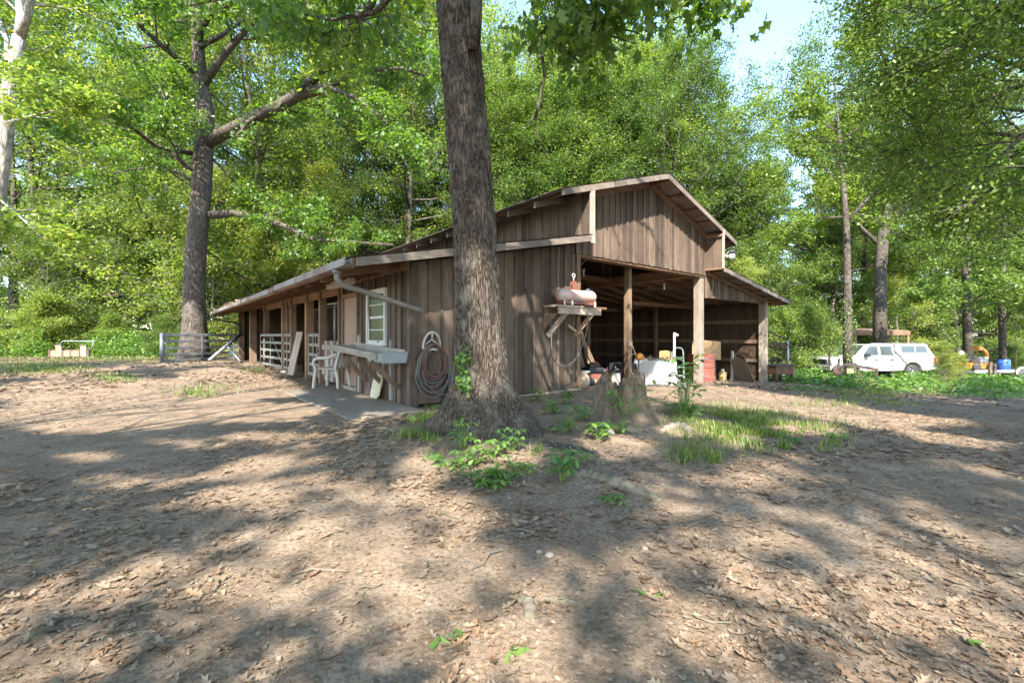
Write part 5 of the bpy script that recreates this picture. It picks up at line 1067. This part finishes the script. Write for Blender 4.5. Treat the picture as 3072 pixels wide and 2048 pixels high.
def sidewin(name, pts, ins, z0, z1, par):
    m = MB(); f = lambda z: .03 + (ins-.03)*(z-z0)/(z1-z0); v = [(x, f(z)-.012, z) for x, z in pts] + [(x, f(z)+.004, z) for x, z in pts]; n = len(pts)
    m.add(v, [tuple(range(n)), tuple(range(2*n-1, n-1, -1))] + [(i, (i+1) % n, n+(i+1) % n, n+i) for i in range(n)]); return m.build(name, M['glass'], par)
sidewin('window', [(1.72, 1.27), (2.58, 1.27), (2.58, 1.76), (2.16, 1.76)], .17, 1.2, 1.86, cabm); sidewin('window', [(2.72, 1.27), (3.38, 1.27), (3.36, 1.76), (2.72, 1.76)], .17, 1.2, 1.86, cabm)
sidewin('window', [(3.85, 1.42), (4.62, 1.42), (4.62, 1.76), (3.88, 1.76)], .12, 1.235, 1.9, shm); sidewin('window', [(4.67, 1.42), (5.34, 1.42), (5.2, 1.76), (4.67, 1.76)], .12, 1.235, 1.9, shm)
m = MB(); m.add([(1.40, .16, 1.27), (1.40, 1.74, 1.27), (1.97, 1.64, 1.80), (1.97, .26, 1.80)], [(0, 1, 2, 3)]); o = m.build('windscreen', M['glass'], cabm); o.location = (-.014, 0, .014)
for x in (1.05, 4.45):
    for y, s in ((-.02, 1), (1.92, -1)):
        w_ = MB().lathe([(.22, 0), (.34, .0), (.385, .04*s), (.385, .2*s), (.34, .24*s), (.1, .24*s)], 28, (x, y, .385), 'y').build('wheel', M['rubber'], tkp, True)
        MB().lathe([(.02, -.005*s), (.1, -.012*s), (.2, .02*s), (.225, -.006*s), (.235, .0)], 24, (x, y, .385), 'y').build('rim', M['chrome'], w_, True)
        for k in range(5): a = k*2*math.pi/5+.3; MB().beam((x+.05*math.cos(a), y-.016*s, .385+.05*math.sin(a)), (x+.2*math.cos(a), y-.012*s, .385+.2*math.sin(a)), .012, .055, (0, 1, 0)).build('spoke', M['galv'], w_)
MB().box(-.10, .02, .05, 1.85, .44, .70).build('front_bumper', M['galv'], tkp, bevel=.04); MB().box(5.70, 5.86, .05, 1.85, .48, .68).build('rear_bumper', M['chrome'], tkp, bevel=.03)
gr = MB().box(-.02, .03, .42, 1.48, .76, 1.03).build('grille', M['dark'], tkp, bevel=.01); MB().box(-.035, -.021, .44, 1.46, .875, .905).build('grille_bar', M['chrome'], gr)
for y in ((.04, .38), (1.52, 1.86)): MB().box(-.02, .12, y[0]-.02, y[1], .82, 1.02).build('headlight', M['clear'], tkp, bevel=.015)
MB().box(5.6, 5.735, -.012, .14, .82, 1.16).build('tail_light', M['redlens'], tkp, bevel=.01)
for x in (2.42, 3.28): MB().box(x-.09, x+.09, -.03, -.001, 1.0, 1.05).build('door_handle', M['dark'], tkp, bevel=.008)
MB().box(1.72, 1.94, -.24, -.06, 1.2, 1.38).build('mirror', M['dark'], tkp, bevel=.03); MB().box(1.80, 1.90, -.07, .05, 1.22, 1.28).build('mirror_arm', M['dark'], tkp)
for x in (1.62, 2.65, 3.47, 3.58): MB().box(x-.006, x+.006, -.004, .02, .5, 1.22).build('panel_gap', M['dark'], tkp)
for (x0, x1) in ((1.55, 3.95), (4.95, 5.68)): MB().box(x0, x1, -.012, -.001, .66, .70).build('side_trim', M['galv'], tkp)
for (cx_) in (1.05, 4.45):
    a_ = arc(cx_, .40, .50, 2, 178, 14); MB().tube([(x, .0, z) for x, z in a_], .03, 6).build('wheel_arch', M['iron' if cx_ > 2 else 'galv'], tkp, True)

pw_ = gthing('old_plow', 'old iron farm plow with one wheel rusting by the slim tree', 'plow', 2560, 19.0, R(-8), .12)
MB().beam((-.35, 0, .62), (.95, 0, .38), .1, .12).build('beam', M['iron'], pw_); MB().lathe([(.02, -.03), (.2, -.03), (.25, 0), (.2, .03), (.02, .03)], 18, (-.6, 0, .34), 'y').build('wheel', M['iron'], pw_, True)
for (a, b) in (((-.35, 0, .6), (-.6, 0, .34)), ((.2, 0, .5), (.15, 0, 0)), ((.95, 0, .38), (.85, 0, .02)), ((-.6, .05, .34), (-.3, .1, .28)), ((-.62, 0, .4), (-.55, 0, .85))): MB().beam(a, b, .06, .08).build('strut', M['iron'], pw_)
MB().prism([(.05, -.02), (.45, .0), (.2, .28)], 'y', -.05, .05).build('share', M['rust'], pw_); MB().box(-.28, -.02, -.06, .06, .2, .42).build('yellow_hub', M['yellow'], pw_, bevel=.02)
gpb = gthing('barbecue_grill', 'small black box grill standing on a single thin post', 'grill', 2838, 20.5, 0)
MB().tube([(0, 0, -.1), (0, 0, .8)], .035, 8).build('post', M['iron'], gpb, True); MB().box(-.22, .22, -.15, .15, .8, 1.05).build('firebox', M['dark'], gpb, bevel=.02); MB().box(-.24, .24, -.17, .17, 1.052, 1.075).build('lid', M['iron'], gpb)
for i, (px, d, h, lb_) in enumerate(((2481, 20.5, 1.5, 'leaning rusty steel fence post just left of the pickup bumper'), (2488, 20.9, 1.3, 'second thin fence post close beside the leaning one'), (2678, 20.6, 1.35, 'thin dark fence post standing before the pickup cab rear edge'), (2815, 20.5, 1.2, 'thin fence post just behind the pickup tailgate'), (2982, 20.3, 1.0, 'wooden fence post beside the blue barrel'), (2968, 20.2, 1.1, 'dark split fence post before the orange machine'), (3046, 19.5, 1.75, 'tall wire fence post near the right picture edge'))):
    q = gthing('fence_post', lb_, 'post', px, d, 0, -.05, 'old fence posts by the drive'); wd = .09 if i in (4, 5) else .028; MB().beam((0, 0, 0), (.12 if i == 0 else .03, 0, h), wd, wd, (0, 1, 0)).build('post', M['post' if wd > .05 else 'rust'], q)
fw = gthing('wire_fence', 'slack wire strands running along the old fence posts at the right', 'wire', 2830, 20.3, 0)
for z in (.35, .75): MB().tube(curve3([(-2.2, 0, z+.05), (0, .02, z), (1.9, -.1, z+.02), (3.4, -.8, z+.05), (6, -1.5, z)]), .008, 4).build('strand', M['iron'], fw)
ot = gthing('orange_digger', 'orange machine with a raised curved arm riding on the trailer', 'machine', 2925, 23.5, R(6), .62)
MB().box(-.75, .6, -.4, .4, .0, .28).build('deck', M['orange'], ot, bevel=.04); MB().box(-.1, .45, -.3, .3, .28, .62).build('engine_cover', M['gatemetal'], ot, bevel=.06)
MB().tube(curve3([(.55, 0, .25), (.72, 0, .6), (.62, 0, .9), (.3, 0, 1.08), (.12, 0, 1.05)]), [.08]*25, 8).build('arm', M['orange'], ot, True); MB().prism([(.0, .95), (.3, 1.0), (.32, 1.16), (.05, 1.2)], 'y', -.15, .15).build('bucket', M['orange'], ot)
MB().tube(curve3([(-.6, 0, .28), (-.75, 0, .6), (-.8, 0, .75)]), .03, 7).build('lever', M['dark'], ot, True); MB().lathe([(.03, -.02), (.14, -.02), (.14, .02), (.03, .02)], 16, (-.8, 0, .8), 'y').build('steering_wheel', M['pvc'], ot)
for x in (-.5, .35): MB().lathe([(.05, -.06), (.2, -.07), (.24, 0), (.2, .07), (.05, .06)], 16, (x, -.47, .1), 'y').build('wheel', M['rubber'], ot, True)
tl = gthing('utility_trailer', 'low white-railed utility trailer parked behind the pickup', 'trailer', 2965, 23.5, R(6), .05)
MB().box(-1.9, 1.9, -.8, .8, .42, .52).build('bed', M['gatemetal'], tl); MB().box(-1.9, 2.1, -.86, -.805, .46, .58).build('side_rail', M['white'], tl)
for (x) in (.75,): MB().lathe([(.06, -.1), (.26, -.11), (.32, -.05), (.32, .05), (.26, .11), (.06, .1)], 18, (x, -.95, .3), 'y').build('wheel', M['rubber'], tl, True); MB().tube([(a, -.95, b) for a, b in arc(x, .3, .4, 10, 170)], .06, 7).build('fender', M['white'], tl, True)
MB().beam((-1.9, 0, .4), (-3.1, 0, .42), .08, .1).build('tongue', M['iron'], tl)
bl = gthing('plastic_barrel', 'bright blue plastic barrel standing on the trailer', 'barrel', 3010, 23.6, 0, .58); MB().lathe([(.24, 0), (.27, .04), (.27, .25), (.285, .28), (.27, .31), (.27, .54), (.24, .6)], 20).build('drum', M['blue'], bl, True); MB().lathe([(.23, .601), (.23, .615), (.02, .62)], 16).build('lid', M['dark'], bl)
sb = gthing('cinder_block', 'dark concrete block pile beside the thin grill post', 'block', 2866, 20.4, R(10)); 
for k in range(3): MB().box(-.35+k*.26, -.11+k*.26, -.12, .12, 0, .3 if k != 1 else .42).build('block', M['iron'], sb, bevel=.01)
# ---------------------------------------------------------------- dead leaves over the yard
def ground_uv(n, rng, r0, r1, half=57, p=.5):
    a = rng.uniform(-R(half), R(half), n); r = (r0**(2*p) + (r1**(2*p) - r0**(2*p)) * rng.uniform(0, 1, n))**(1/(2*p)); return r*np.sin(a), r*np.cos(a)
LIT_D = [(250,1330,420,170,-8),(150,1150,300,60,0),(60,870,200,60,0),(870,1040,150,90,0),(1240,1140,330,60,4),(1050,1130,150,60,0),(2000,1480,330,130,14),(2250,1330,260,150,10),
         (1800,1110,200,50,8),(2150,1010,300,60,5),(1350,1060,160,60,0),(1100,1230,170,40,0),(1450,1130,200,40,8),(700,1530,300,60,0),(1020,1500,150,90,0),(620,870,140,25,0),(1230,1385,90,24,0),(1850,900,160,16,0),(500,1180,260,40,0),(1700,1500,160,60,0)]
def leaf_density(x, y):
    z = gz(x, y, False); px, py = proj(np.stack([x, y, z], -1)); d = ell(px/1.306, py/1.306, LIT_D, .9)
    nn = fbm(x*.7, y*.7, 0, 55, 4); n2 = fbm(x*2.5, y*2.5, 0, 57, 3)
    return np.clip(.03 + .8*d*sst(.28, .5, n2) + .45*sst(.54, .68, nn)*sst(.4, .6, n2), 0, 1)
ST = [(.0,.0),(.05,.06),(.11,.2),(.04,.3),(.20,.47),(.055,.55),(.19,.72),(.06,.78),(.0,1.)]     # half outline of a lobed oak leaf
def oak_template(curl, twist, detail):
    st = ST if detail else [ST[0], ST[2], ST[4], ST[6], ST[8]]; v = []
    for (w, y) in st:
        zz = curl*(y-.5)**2*1.2
        for s in (-1, 0, 1): v.append((s*w*1.5, y-.5, zz + curl*1.1*abs(s)*w*1.5 + twist*s*w*(y-.5)*2))
    f = []
    for i in range(len(st)-1):
        for s in (0, 1): a = i*3+s; f.append((a, a+1, a+4, a+3))
    return v, f
def litter(name, n, r0, r1, size, detail, lift, rng, dens, p=.5, tilt=.16):
    x, y = ground_uv(n, rng, r0, r1, 57, p); k = rng.uniform(0, 1, n) < dens(x, y); x, y = x[k], y[k]; V, Fc, off = [], [], 0
    t, s = W2B(x, y); ok = ~((t > 0) & (s > .3) & (t < 4.1) & (s < 18)) & ~((t > -1.5) & (t < .1) & (s > -.5) & (s < 3.8) & (rng.uniform(0, 1, len(x)) > .4)); x, y = x[ok], y[ok]
    m = len(x); kind = rng.integers(0, 5, m)
    for q in range(5):
        i = kind == q; c = i.sum()
        if not c: continue
        tv, tf = oak_template((.3, -.35, .55, .12, -.5)[q], (.3, -.5, .6, .1, -.3)[q], detail)
        rot = eul(rng.uniform(0, 6.28, c), rng.normal(0, tilt, c), rng.normal(0, tilt, c)); sz = size*rng.uniform(.5, 1.2, c)
        if q in (2, 4): sc = np.stack([sz*rng.uniform(.5, .9, c), sz, sz], -1)
        else: sc = np.stack([sz, sz, sz], -1)
        pos = np.stack([x[i], y[i], gz(x[i], y[i]) + lift*size*rng.uniform(.25, 1., c)], -1)
        v, f = merge_inst(tv, tf, pos, rot, sc, 4); V.append(v); Fc.append(f+off); off += len(v)
    me = raw_mesh(name, np.concatenate(V), np.concatenate(Fc), 4, M['litter']); return tag(link(bpy.data.objects.new(name, me)), 'curled brown oak leaves lying thick over the dirt yard', None, None, 'stuff')
rng = np.random.default_rng(77)
litter('leaf_litter', 9500, .9, 5, .075, True, .16, rng, leaf_density); litter('leaf_litter', 30000, 5, 13, .085, True, .2, rng, leaf_density); litter('leaf_litter', 60000, 13, 34, .15, False, .25, rng, lambda x, y: .4*leaf_density(x, y)+.1, .5)
litter('leaf_litter', 42000, .8, 8, .03, False, .2, rng, lambda x, y: .25 + .5*leaf_density(x, y), .4)
# twigs
def twigs():
    rng = np.random.default_rng(78); m = MB(); x, y = ground_uv(120, rng, 1.2, 11, 55, .45)
    for i in range(120):
        a = rng.uniform(0, 6.28); L = rng.uniform(.06, .3)*(2 if i % 12 == 0 else 1); p = Vector((x[i], y[i], 0)); pts = []
        for k in range(4): q = p + Vector((math.cos(a), math.sin(a), 0))*L*k/3; q.z = gzf(q.x, q.y)+.008+.01*(k % 2); pts.append(q); a += rng.normal(0, .25)
        m.tube(pts, [.006, .005, .004, .003] if L < .4 else [.007, .006, .005, .003], 4, False)
    tag(m.build('twig_litter', M['rootwood']), 'scattered twigs lying on the bare dirt', None, None, 'stuff')
twigs()

# ---------------------------------------------------------------- grass and low green cover
def grass(n, regs, h, seed, dmax=30, name='grass', bend=.6, wid=.006):
    rng = np.random.default_rng(seed); P = []
    for (cx, cy, rx, ry, wt) in regs:                  # picture places on the ground
        k = int(n*wt); u = rng.normal(0, .5, (k, 2)); px, py = (cx+u[:, 0]*rx)*1.306, np.maximum((cy+u[:, 1]*ry)*1.306, HY+46)
        d = CZ*F/(py-HY); x = (px-CX)/F*d
        for _ in range(4): d = np.minimum((CZ - gz(x, d, False))*F/(py-HY), 40); x = (px-CX)/F*d
        P.append(np.stack([x, d], -1))
    P = np.concatenate(P); P = P[P[:, 1] < dmax]; cl = fbm(P[:, 0]*1.8, P[:, 1]*1.8, 0, seed, 3); P = P[cl > .40]; n = len(P)
    t, s = W2B(P[:, 0], P[:, 1]); P = P[~((s > -.05) & (t > -.02) & (t < 14.6) & (s < 18))]; n = len(P)
    hh = h*rng.uniform(.2, 1.35, n); w = wid*rng.uniform(.7, 1.4, n)*np.maximum(1, P[:, 1]/7)
    tv = [(-1,0,0),(1,0,0),(-.75,.18,.55),(.75,.18,.55),(0,.62,1)]; tf = [(0,1,3),(0,3,2),(2,3,4)]
    rot = eul(rng.uniform(0, 6.28, n), rng.normal(0, .15, n), rng.normal(0, .12, n)); sc = np.stack([w, hh*rng.uniform(.2, 1.2, n)*bend, hh], -1)
    v, f = merge_inst(tv, tf, np.stack([P[:, 0], P[:, 1], gz(P[:, 0], P[:, 1])-.01], -1), rot, sc, 3)
    return tag(link(bpy.data.objects.new(name, raw_mesh(name, v, f, 3, M['grass']))), 'thin patches of green grass around the oak, the stump and the drive', None, None, 'stuff')
grass(15000, [(975,965,50,40,.22),(950,1005,40,22,.08),(1740,985,170,42,.34),(1650,960,110,26,.14),(1830,1020,90,18,.06),(1000,945,40,16,.08),(1990,925,120,14,.05)], .085, 5)
grass(620, [(1700,1010,60,20,.3),(1580,1050,70,26,.3),(1640,1060,16,10,.1),(1305,975,16,14,.12),(1230,1035,20,12,.12),(1890,1030,24,8,.06)], .13, 6, 30, 'grass_tufts', .8)
grass(6000, [(80,848,130,14,.34),(260,868,60,10,.1),(480,893,90,14,.03),(450,905,50,9,.04),(700,880,30,8,.02),(590,850,40,8,.03),(300,822,140,10,.2),(1970,905,120,12,.1)], .11, 7, 40, 'grass_patches')
def cover(n, regs, size, hmax, seed, name, label, mat='leaf_weed', dmax=45):
    rng = np.random.default_rng(seed); P = []
    for (x0, x1, y0, y1, wt) in regs:
        k = int(n*wt); x = rng.uniform(x0, x1, k); y = rng.uniform(y0, y1, k); P.append(np.stack([x, y], -1))
    P = np.concatenate(P); cl = fbm(P[:, 0]*.8, P[:, 1]*.8, 0, seed, 4); k = cl > .42; P, cl = P[k], cl[k]
    t, s = W2B(P[:, 0], P[:, 1]); k = ~((s > -.6) & (t > -.6) & (t < 15.2)); P, cl = P[k], cl[k]
    h = hmax*np.clip((cl-.42)*6, .05, 1.3)*rng.uniform(.1, 1, len(P)); pos = np.stack([P[:, 0], P[:, 1], gz(P[:, 0], P[:, 1])+h], -1)
    return tag(link(bpy.data.objects.new(name, leaf_cards(name, pos, size, M[mat], rng, .45, -.15))), label, None, None, 'stuff')
cover(17000, [(10.5,22,13.2,18.5,.6),(9.6,13,15.2,19,.14),(12,24,18.5,21,.26)], .15, .42, 15, 'ground_cover', 'low leafy green ground cover bordering the drive at the right')
cover(2600, [(7.2,11,11.6,13.2,.5),(8,16,12.2,13.4,.5)], .09, .10, 16, 'ground_cover', 'sparse low weeds creeping over the edge of the right-hand drive')
cover(16000, [(-33,-18,24.2,28,.87),(-14,-10,24,28,.13)], .16, 1.15, 17, 'weed_bank', 'pale green weeds growing thick along the foot of the left woods')
cover(14000, [(17,45,26.5,33,.8),(10,26,38,44,.2)], .2, .35, 18, 'undergrowth', 'rough green growth under the trees around the parked pickup')
for (k, x, y, sc, lb_) in ((5, 15.6, 25.5, .85, 'bright sunlit bush behind the wire kennel'), (5, 17.6, 26.6, 1.0, 'bright sunlit bush half hiding the mobile home'), (5, 19.3, 27.8, .95, 'bright sunlit bush reaching over the pickup bonnet'), (5, 14.2, 27, .9, 'sunlit bush close beside the barn right corner'), (5, 21.5, 30, .7, 'leafy bush behind the pickup windscreen'),
                       (5, -24.5, 27, .6, 'low sunlit bush behind the planter box'), (5, -20.2, 25.4, .55, 'low sunlit bush to the left of the yard gate'), (5, -18.3, 24.6, .42, 'small bush just left of the yard gate post'), (5, -29, 26.5, .6, 'low bush at the far left of the weed bank'),
                       (4, 24.5, 19.2, .32, 'small broad-leaved sapling in front of the blue barrel'), (4, 17.6, 17.8, .16, 'small leafy sprout in front of the plow'), (4, 20.6, 20.1, .13, 'thin sapling in front of the pickup rear wheel'), (5, 29.2, 25.6, .5, 'leafy bush at the right end of the trailer'),
                       (4, 12.8, 29.5, .62, 'yellow-green understory tree rising behind the right eave'), (4, 16.5, 31, .7, 'yellow-green understory tree behind the mobile home roof')):
    src = next(o for o in bpy.data.objects if o.name.startswith(('leafy_shrub', 'understory_sapling')[0 if k == 5 else 1]) and o.parent is None)
    c = copy_tree(src); c.location = (x, y, gzf(x, y)-.05); c.rotation_euler = (0, 0, x*7.1); c.scale = (sc,)*3; tag(c, lb_, None, 'bushes and saplings round the yard')

def weed(name, label, px, py, h, nl, size, seed, whorl=5, group='green seedlings round the oak and stump', spread=.10):
    d = CZ*F/(py-HY); x = (px-CX)/F*d
    for _ in range(5): d = (CZ-gzf(x, d))*F/(py-HY); x = (px-CX)/F*d
    rng = np.random.default_rng(seed); t = thing(name, label, 'plant', (x, d, gzf(x, d)-.01), 0, group); st = MB(); pos, yaw, pit = [], [], []
    nl = int(nl*1.7) if nl > 2 else nl; spread = min(spread*1.35, h*1.1+.02)
    for k in range(nl):
        a = k*2.4+rng.uniform(0, 1); f = (k+.6)/nl; r = spread*(.25+rng.uniform(0, 1)); z = h*(.35+.65*f)*rng.uniform(.75, 1.05); tip = (math.cos(a)*r, math.sin(a)*r, z)
        st.tube([(tip[0]*.15, tip[1]*.15, 0), (tip[0]*.45, tip[1]*.45, z*.7), tip], [.005, .004, .003], 4, False)
        for w in range(whorl): pos.append(tip); yaw.append(a+w*2*math.pi/whorl*(1 if whorl > 3 else .6)+rng.normal(0, .15)); pit.append(rng.normal(-.18, .22))
    n = len(pos); tv = [(0,0,0),(.13,.22,.0),(.22,.5,-.03),(.12,.8,-.1),(0,1,-.16),(-.12,.8,-.1),(-.22,.5,-.03),(-.13,.22,0),(0,.5,-.06)]; tf = [(8,0,1),(8,1,2),(8,2,3),(8,3,4),(8,4,5),(8,5,6),(8,6,7),(8,7,0)]
    v, f = merge_inst(tv, tf, np.array(pos), eul(np.array(yaw), np.array(pit), rng.normal(0, .25, n)), size*rng.uniform(.7, 1.25, n), 3)
    st.build('stem', M['leaf_weed'], t); link(bpy.data.objects.new('foliage', raw_mesh('foliage', v, f, 3, M['leaf_weed'])), t); return t
for i, (px, py, h, nl, sz, lb_) in enumerate((
    (1388,1345,.34,8,.075,'tallest seedling with lobed leaves rising against the left oak root'), (1420,1395,.22,8,.07,'leafy seedling in the shade at the foot of the oak, next to its left root'), (1478,1372,.2,8,.065,'seedling close against the middle of the oak foot'),
    (1535,1352,.26,8,.07,'bright seedling at the right side of the oak foot'), (1352,1402,.12,6,.06,'small pale seedling left of the oak foot in the sun patch'), (1440,1440,.14,7,.07,'seedling spreading in front of the oak seedlings'),
    (1470,1462,.09,4,.09,'creeper with five-fingered leaves nearest to the open dirt'), (1515,1440,.13,6,.075,'seedling in the leaves, right of the five-fingered creeper'), (1560,1408,.12,5,.07,'low seedling between the oak foot and the five-leaved plant'),
    (1690,1440,.24,7,.09,'dark five-leaved plant beside the grey root lump'), (1712,1400,.2,6,.08,'second five-leaved plant behind the grey root lump'), (1300,1375,.08,5,.05,'tiny seedling at the outer left root tip'),
    (1612,1205,.3,8,.08,'leafy weed against the plank wall right of the oak'), (1660,1240,.25,9,.08,'low weed clump in front of the plank wall'), (1705,1212,.34,7,.09,'broad-leaved weed under the air hose'), (1740,1262,.26,8,.085,'weed between the oak and the stump'), (1690,1296,.16,6,.07,'small weed left of the stump roots'),
    (1800,1318,.26,8,.10,'broad-leaved maple seedling at the left foot of the stump'), (1860,1300,.2,6,.08,'seedling in front of the stump'), (2075,1258,.3,8,.09,'leafy weed beside the tall sapling right of the stump'), (2020,1238,.25,6,.08,'weed left of the tall sapling, right of the stump'),
    (1845,1500,.06,5,.05,'tiny green sprout on the leaf litter right of the grey root lump'), (2510,1312,.07,4,.06,'single green sprout on the right-hand drive'), (2370,1330,.14,7,.06,'dense weed clump at the right end of the grass patch'), (1955,1790,.04,2,.03,'tiny grass-like sprout on the dirt right of the rotten root'))):
    weed('seedling', lb_, px, py, h, nl, sz, 300+i)
sp = weed('sapling', 'knee-high maple sapling with broad leaves standing right of the stump', 2050, 1240, .95, 15, .12, 411, 4, None, .2)
for i, (px, py, sz, lb_) in enumerate(((1345,1930,.12,'fallen sprig of green leaves lying left on the near dirt'), (1560,1965,.13,'fallen bent green leaves lying in the near sun patch'), (2945,1935,.1,'fallen green leaf on the brown leaves at the lower right'), (1225,1520,.0,'x'))):
    if sz: weed('leaf_sprig', lb_, px, py, .03, 2, sz*.55, 500+i, 3, 'fallen green sprigs', .05)
# creeper on the trunk
cr = thing('creeper', 'bright green creeper hanging on the left side of the front oak trunk', 'plant', (OAK[0]-.15, OAK[1]-.36, .6)); rng = np.random.default_rng(8)
pts = [PX(1388+6*math.sin(k*1.3), 1045+k*11, 4.76) - cr.location for k in range(12)]; MB().tube(pts, .006, 5).build('stem', M['bark2'], cr)
pos = np.array([tuple(pts[rng.integers(0, 12)] + Vector((rng.normal(0, .035), rng.normal(-.02, .02), rng.normal(0, .03)))) for _ in range(90)])
link(bpy.data.objects.new('foliage', leaf_cards('foliage', pos, .075, M['leaf_weed'], rng, .6, -.7, True)), cr)
iv = thing('ivy', 'dark ivy climbing the slim tree in front of the pickup', 'plant', (PX(2543, 1000, 19.5).x, 19.3, -.8)); q = np.stack([rng.normal(0, .13, 1300), rng.normal(.2, .13, 1300), rng.uniform(0, 3.6, 1300)], -1)
link(bpy.data.objects.new('foliage', leaf_cards('foliage', q, .1, M['leaf_dark'], rng, .7, -.6)), iv)

# ---------------------------------------------------------------- stump, roots and stones
def stump():
    na, nz_ = 120, 46; a = np.linspace(0, 2*math.pi, na, endpoint=False); u = np.linspace(0, 1, nz_); A, U = np.meshgrid(a, u, indexing='xy'); 
    hh = .50 + .26*(fbm(np.cos(A)*2.6, np.sin(A)*2.2, 0, 61, 4)-.5)*2 + .05*(hash3((A*16).astype(int), 0, 0, 5)-.5); Z = -.15 + (hh+.15)*U
    zz = np.maximum(Z+.05, 0); r = .34 + .15*np.exp(-zz/.18)
    for (ra, am) in ((-2.6, .26), (-.5, .26), (-1.6, .14), (.7, .2), (2.2, .2)): r = r + am*np.exp(-zz/.15)*np.maximum(0, np.cos(A-ra))**6
    n1 = fbm(np.cos(A)*6, np.sin(A)*6, Z*1.4, 63, 3); r = r - .10*np.clip(1-np.abs(2*n1-1)*2.0, 0, 1) + .06*(fbm(np.cos(A)*14, np.sin(A)*14, Z*5, 65, 3)-.5)
    out = np.stack([np.cos(A)*r, np.sin(A)*r, Z], -1); top = out[-1]; rings = [out[k] for k in range(nz_)]
    for (f, dz) in ((.86, -.01), (.74, -.09), (.5, -.15), (.2, -.17)): q = top*np.array([f, f, 1]); q[:, 2] = top[:, 2]*(.3+.7*f) + .30*(.7-.7*f) + dz; rings.append(q)
    v = np.concatenate(rings); n = len(rings); i, k = np.meshgrid(np.arange(n-1), np.arange(na), indexing='ij'); k2 = (k+1) % na
    q = np.stack([i*na+k, i*na+k2, (i+1)*na+k2, (i+1)*na+k], -1).reshape(-1, 4); f = [tuple(x) for x in q.tolist()] + [tuple((n-1)*na+j for j in range(na))]
    me = bpy.data.meshes.new('tree_stump'); me.from_pydata(v.tolist(), [], f); me.materials.append(M['stumpwood']); 
    for p in me.polygons: p.use_smooth = True
    o = tag(link(bpy.data.objects.new('tree_stump', me)), 'rotting hollow tree stump with ragged top in front of the bay', 'stump'); o.location = (STUMP[0], STUMP[1], gzf(*STUMP)-.03); return o
stump()
weed('seedling', 'trailing creeper growing out of the hollow stump top', 1880, 1262, .62, 12, .09, 620, 4, None, .28)
def ground_at(px, py):
    d = CZ*F/(py-HY); x = (px-CX)/F*d
    for _ in range(5): d = (CZ-gzf(x, d))*F/(py-HY); x = (px-CX)/F*d
    return Vector((x, d, gzf(x, d)))
def root(name, label, pts, r, mat, lift=.0, parent=None):
    P = [ground_at(*p) for p in pts]; o = P[0].copy(); q = [p - o + Vector((0, 0, lift*math.sin(math.pi*i/(len(P)-1)) - r*.35)) for i, p in enumerate(P)]; c = curve3(q, 6); n = len(c)
    b = MB().tube(c, [r*(.55+.45*math.sin(math.pi*min(1, .15+.85*i/n)))*(1+.18*math.sin(i*1.9)) for i in range(n)], 10).build(name, M[mat], None, True); b.location = o; return tag(b, label, 'root')
root('exposed_root', 'pale looping root arching out of the ground right of the stump', [(1985,1292), (2010,1283), (2040,1280), (2065,1292), (2072,1312)], .055, 'pale', .03)
root('exposed_root', 'grey weathered root lump with a lighter ridge, in the leaves right of the oak', [(1725,1425), (1765,1420), (1800,1432), (1850,1450), (1920,1475), (1980,1500)], .075, 'rootwood')
root('exposed_root', 'mossy low root running from the oak foot towards the stump', [(1600,1325), (1660,1338), (1720,1345), (1790,1360)], .07, 'bark2', -.01)
root('rotten_root', 'small rotten root stub sticking out of the near dirt', [(1560,1800), (1582,1808), (1590,1840), (1578,1862)], .028, 'rootwood', .02)
root('rotten_root', 'thin flat rotten root running right of the near root stub', [(1600,1806), (1650,1800), (1700,1806), (1750,1818)], .02, 'rootwood', .01)
def rock(label, px, py, r, seed, mat='stone', group=None):
    p = ground_at(px, py); m = MB(); rng = np.random.default_rng(seed); m.lathe([(.02, -.3), (.7, -.25), (1, .05), (.85, .4), (.5, .62), (.05, .68)], 12); m.v = [tuple(np.array(v)*r*rng.uniform(.85, 1.15)) for v in m.v]
    o = m.build('stone', M[mat], None, True); o.location = p; o.rotation_euler = (0, 0, seed); return tag(o, label, 'stone', group)
rock('pale rounded stone lying before the stump', 1822, 1300, .09, 1); rock('flat pale stone by the oak sun patch, left of a twin', 1618, 1655, .017, 2); rock('cream broken stone lying right of its smaller twin', 1648, 1665, .025, 3); rock('white lump on the dirt by the stall posts', 855, 1118, .14, 4, 'pvc'); rock('small pale chip in the right-hand sun patch', 1935, 1645, .02, 5)
ds = thing('dead_branch', 'bare dead branch leaning from the weeds across the camper shell', 'branch', PX(2772, 1135, 20.2)); MB().tube(curve3([(0, 0, -.1), (-.45, 0, .42), (-.85, 0, .72), (-1.1, 0, 1.02), (-1.4, 0, 1.28)]), .03, 7).build('stick', M['bark2'], ds, True)

# several trees can answer to one description: tell them apart by their order from the left
seen = {}
for o in bpy.data.objects:
    if o.parent is None and 'label' in o and ' woods ' in o['label']: seen.setdefault(o['label'], []).append(o)
for lab, os_ in seen.items():
    if len(os_) > 1:
        os_.sort(key=lambda o: o.location.x / max(o.location.y, 1)); n = len(os_)
        nm = ['left-hand', 'right-hand'] if n == 2 else ['leftmost', 'middle', 'rightmost'] if n == 3 else ['leftmost'] + ['second', 'third', 'fourth', 'fifth', 'sixth'][:n-2] + ['rightmost']
        for o, w in zip(os_, nm): o['label'] = w + ' ' + lab  # same label, now told apart
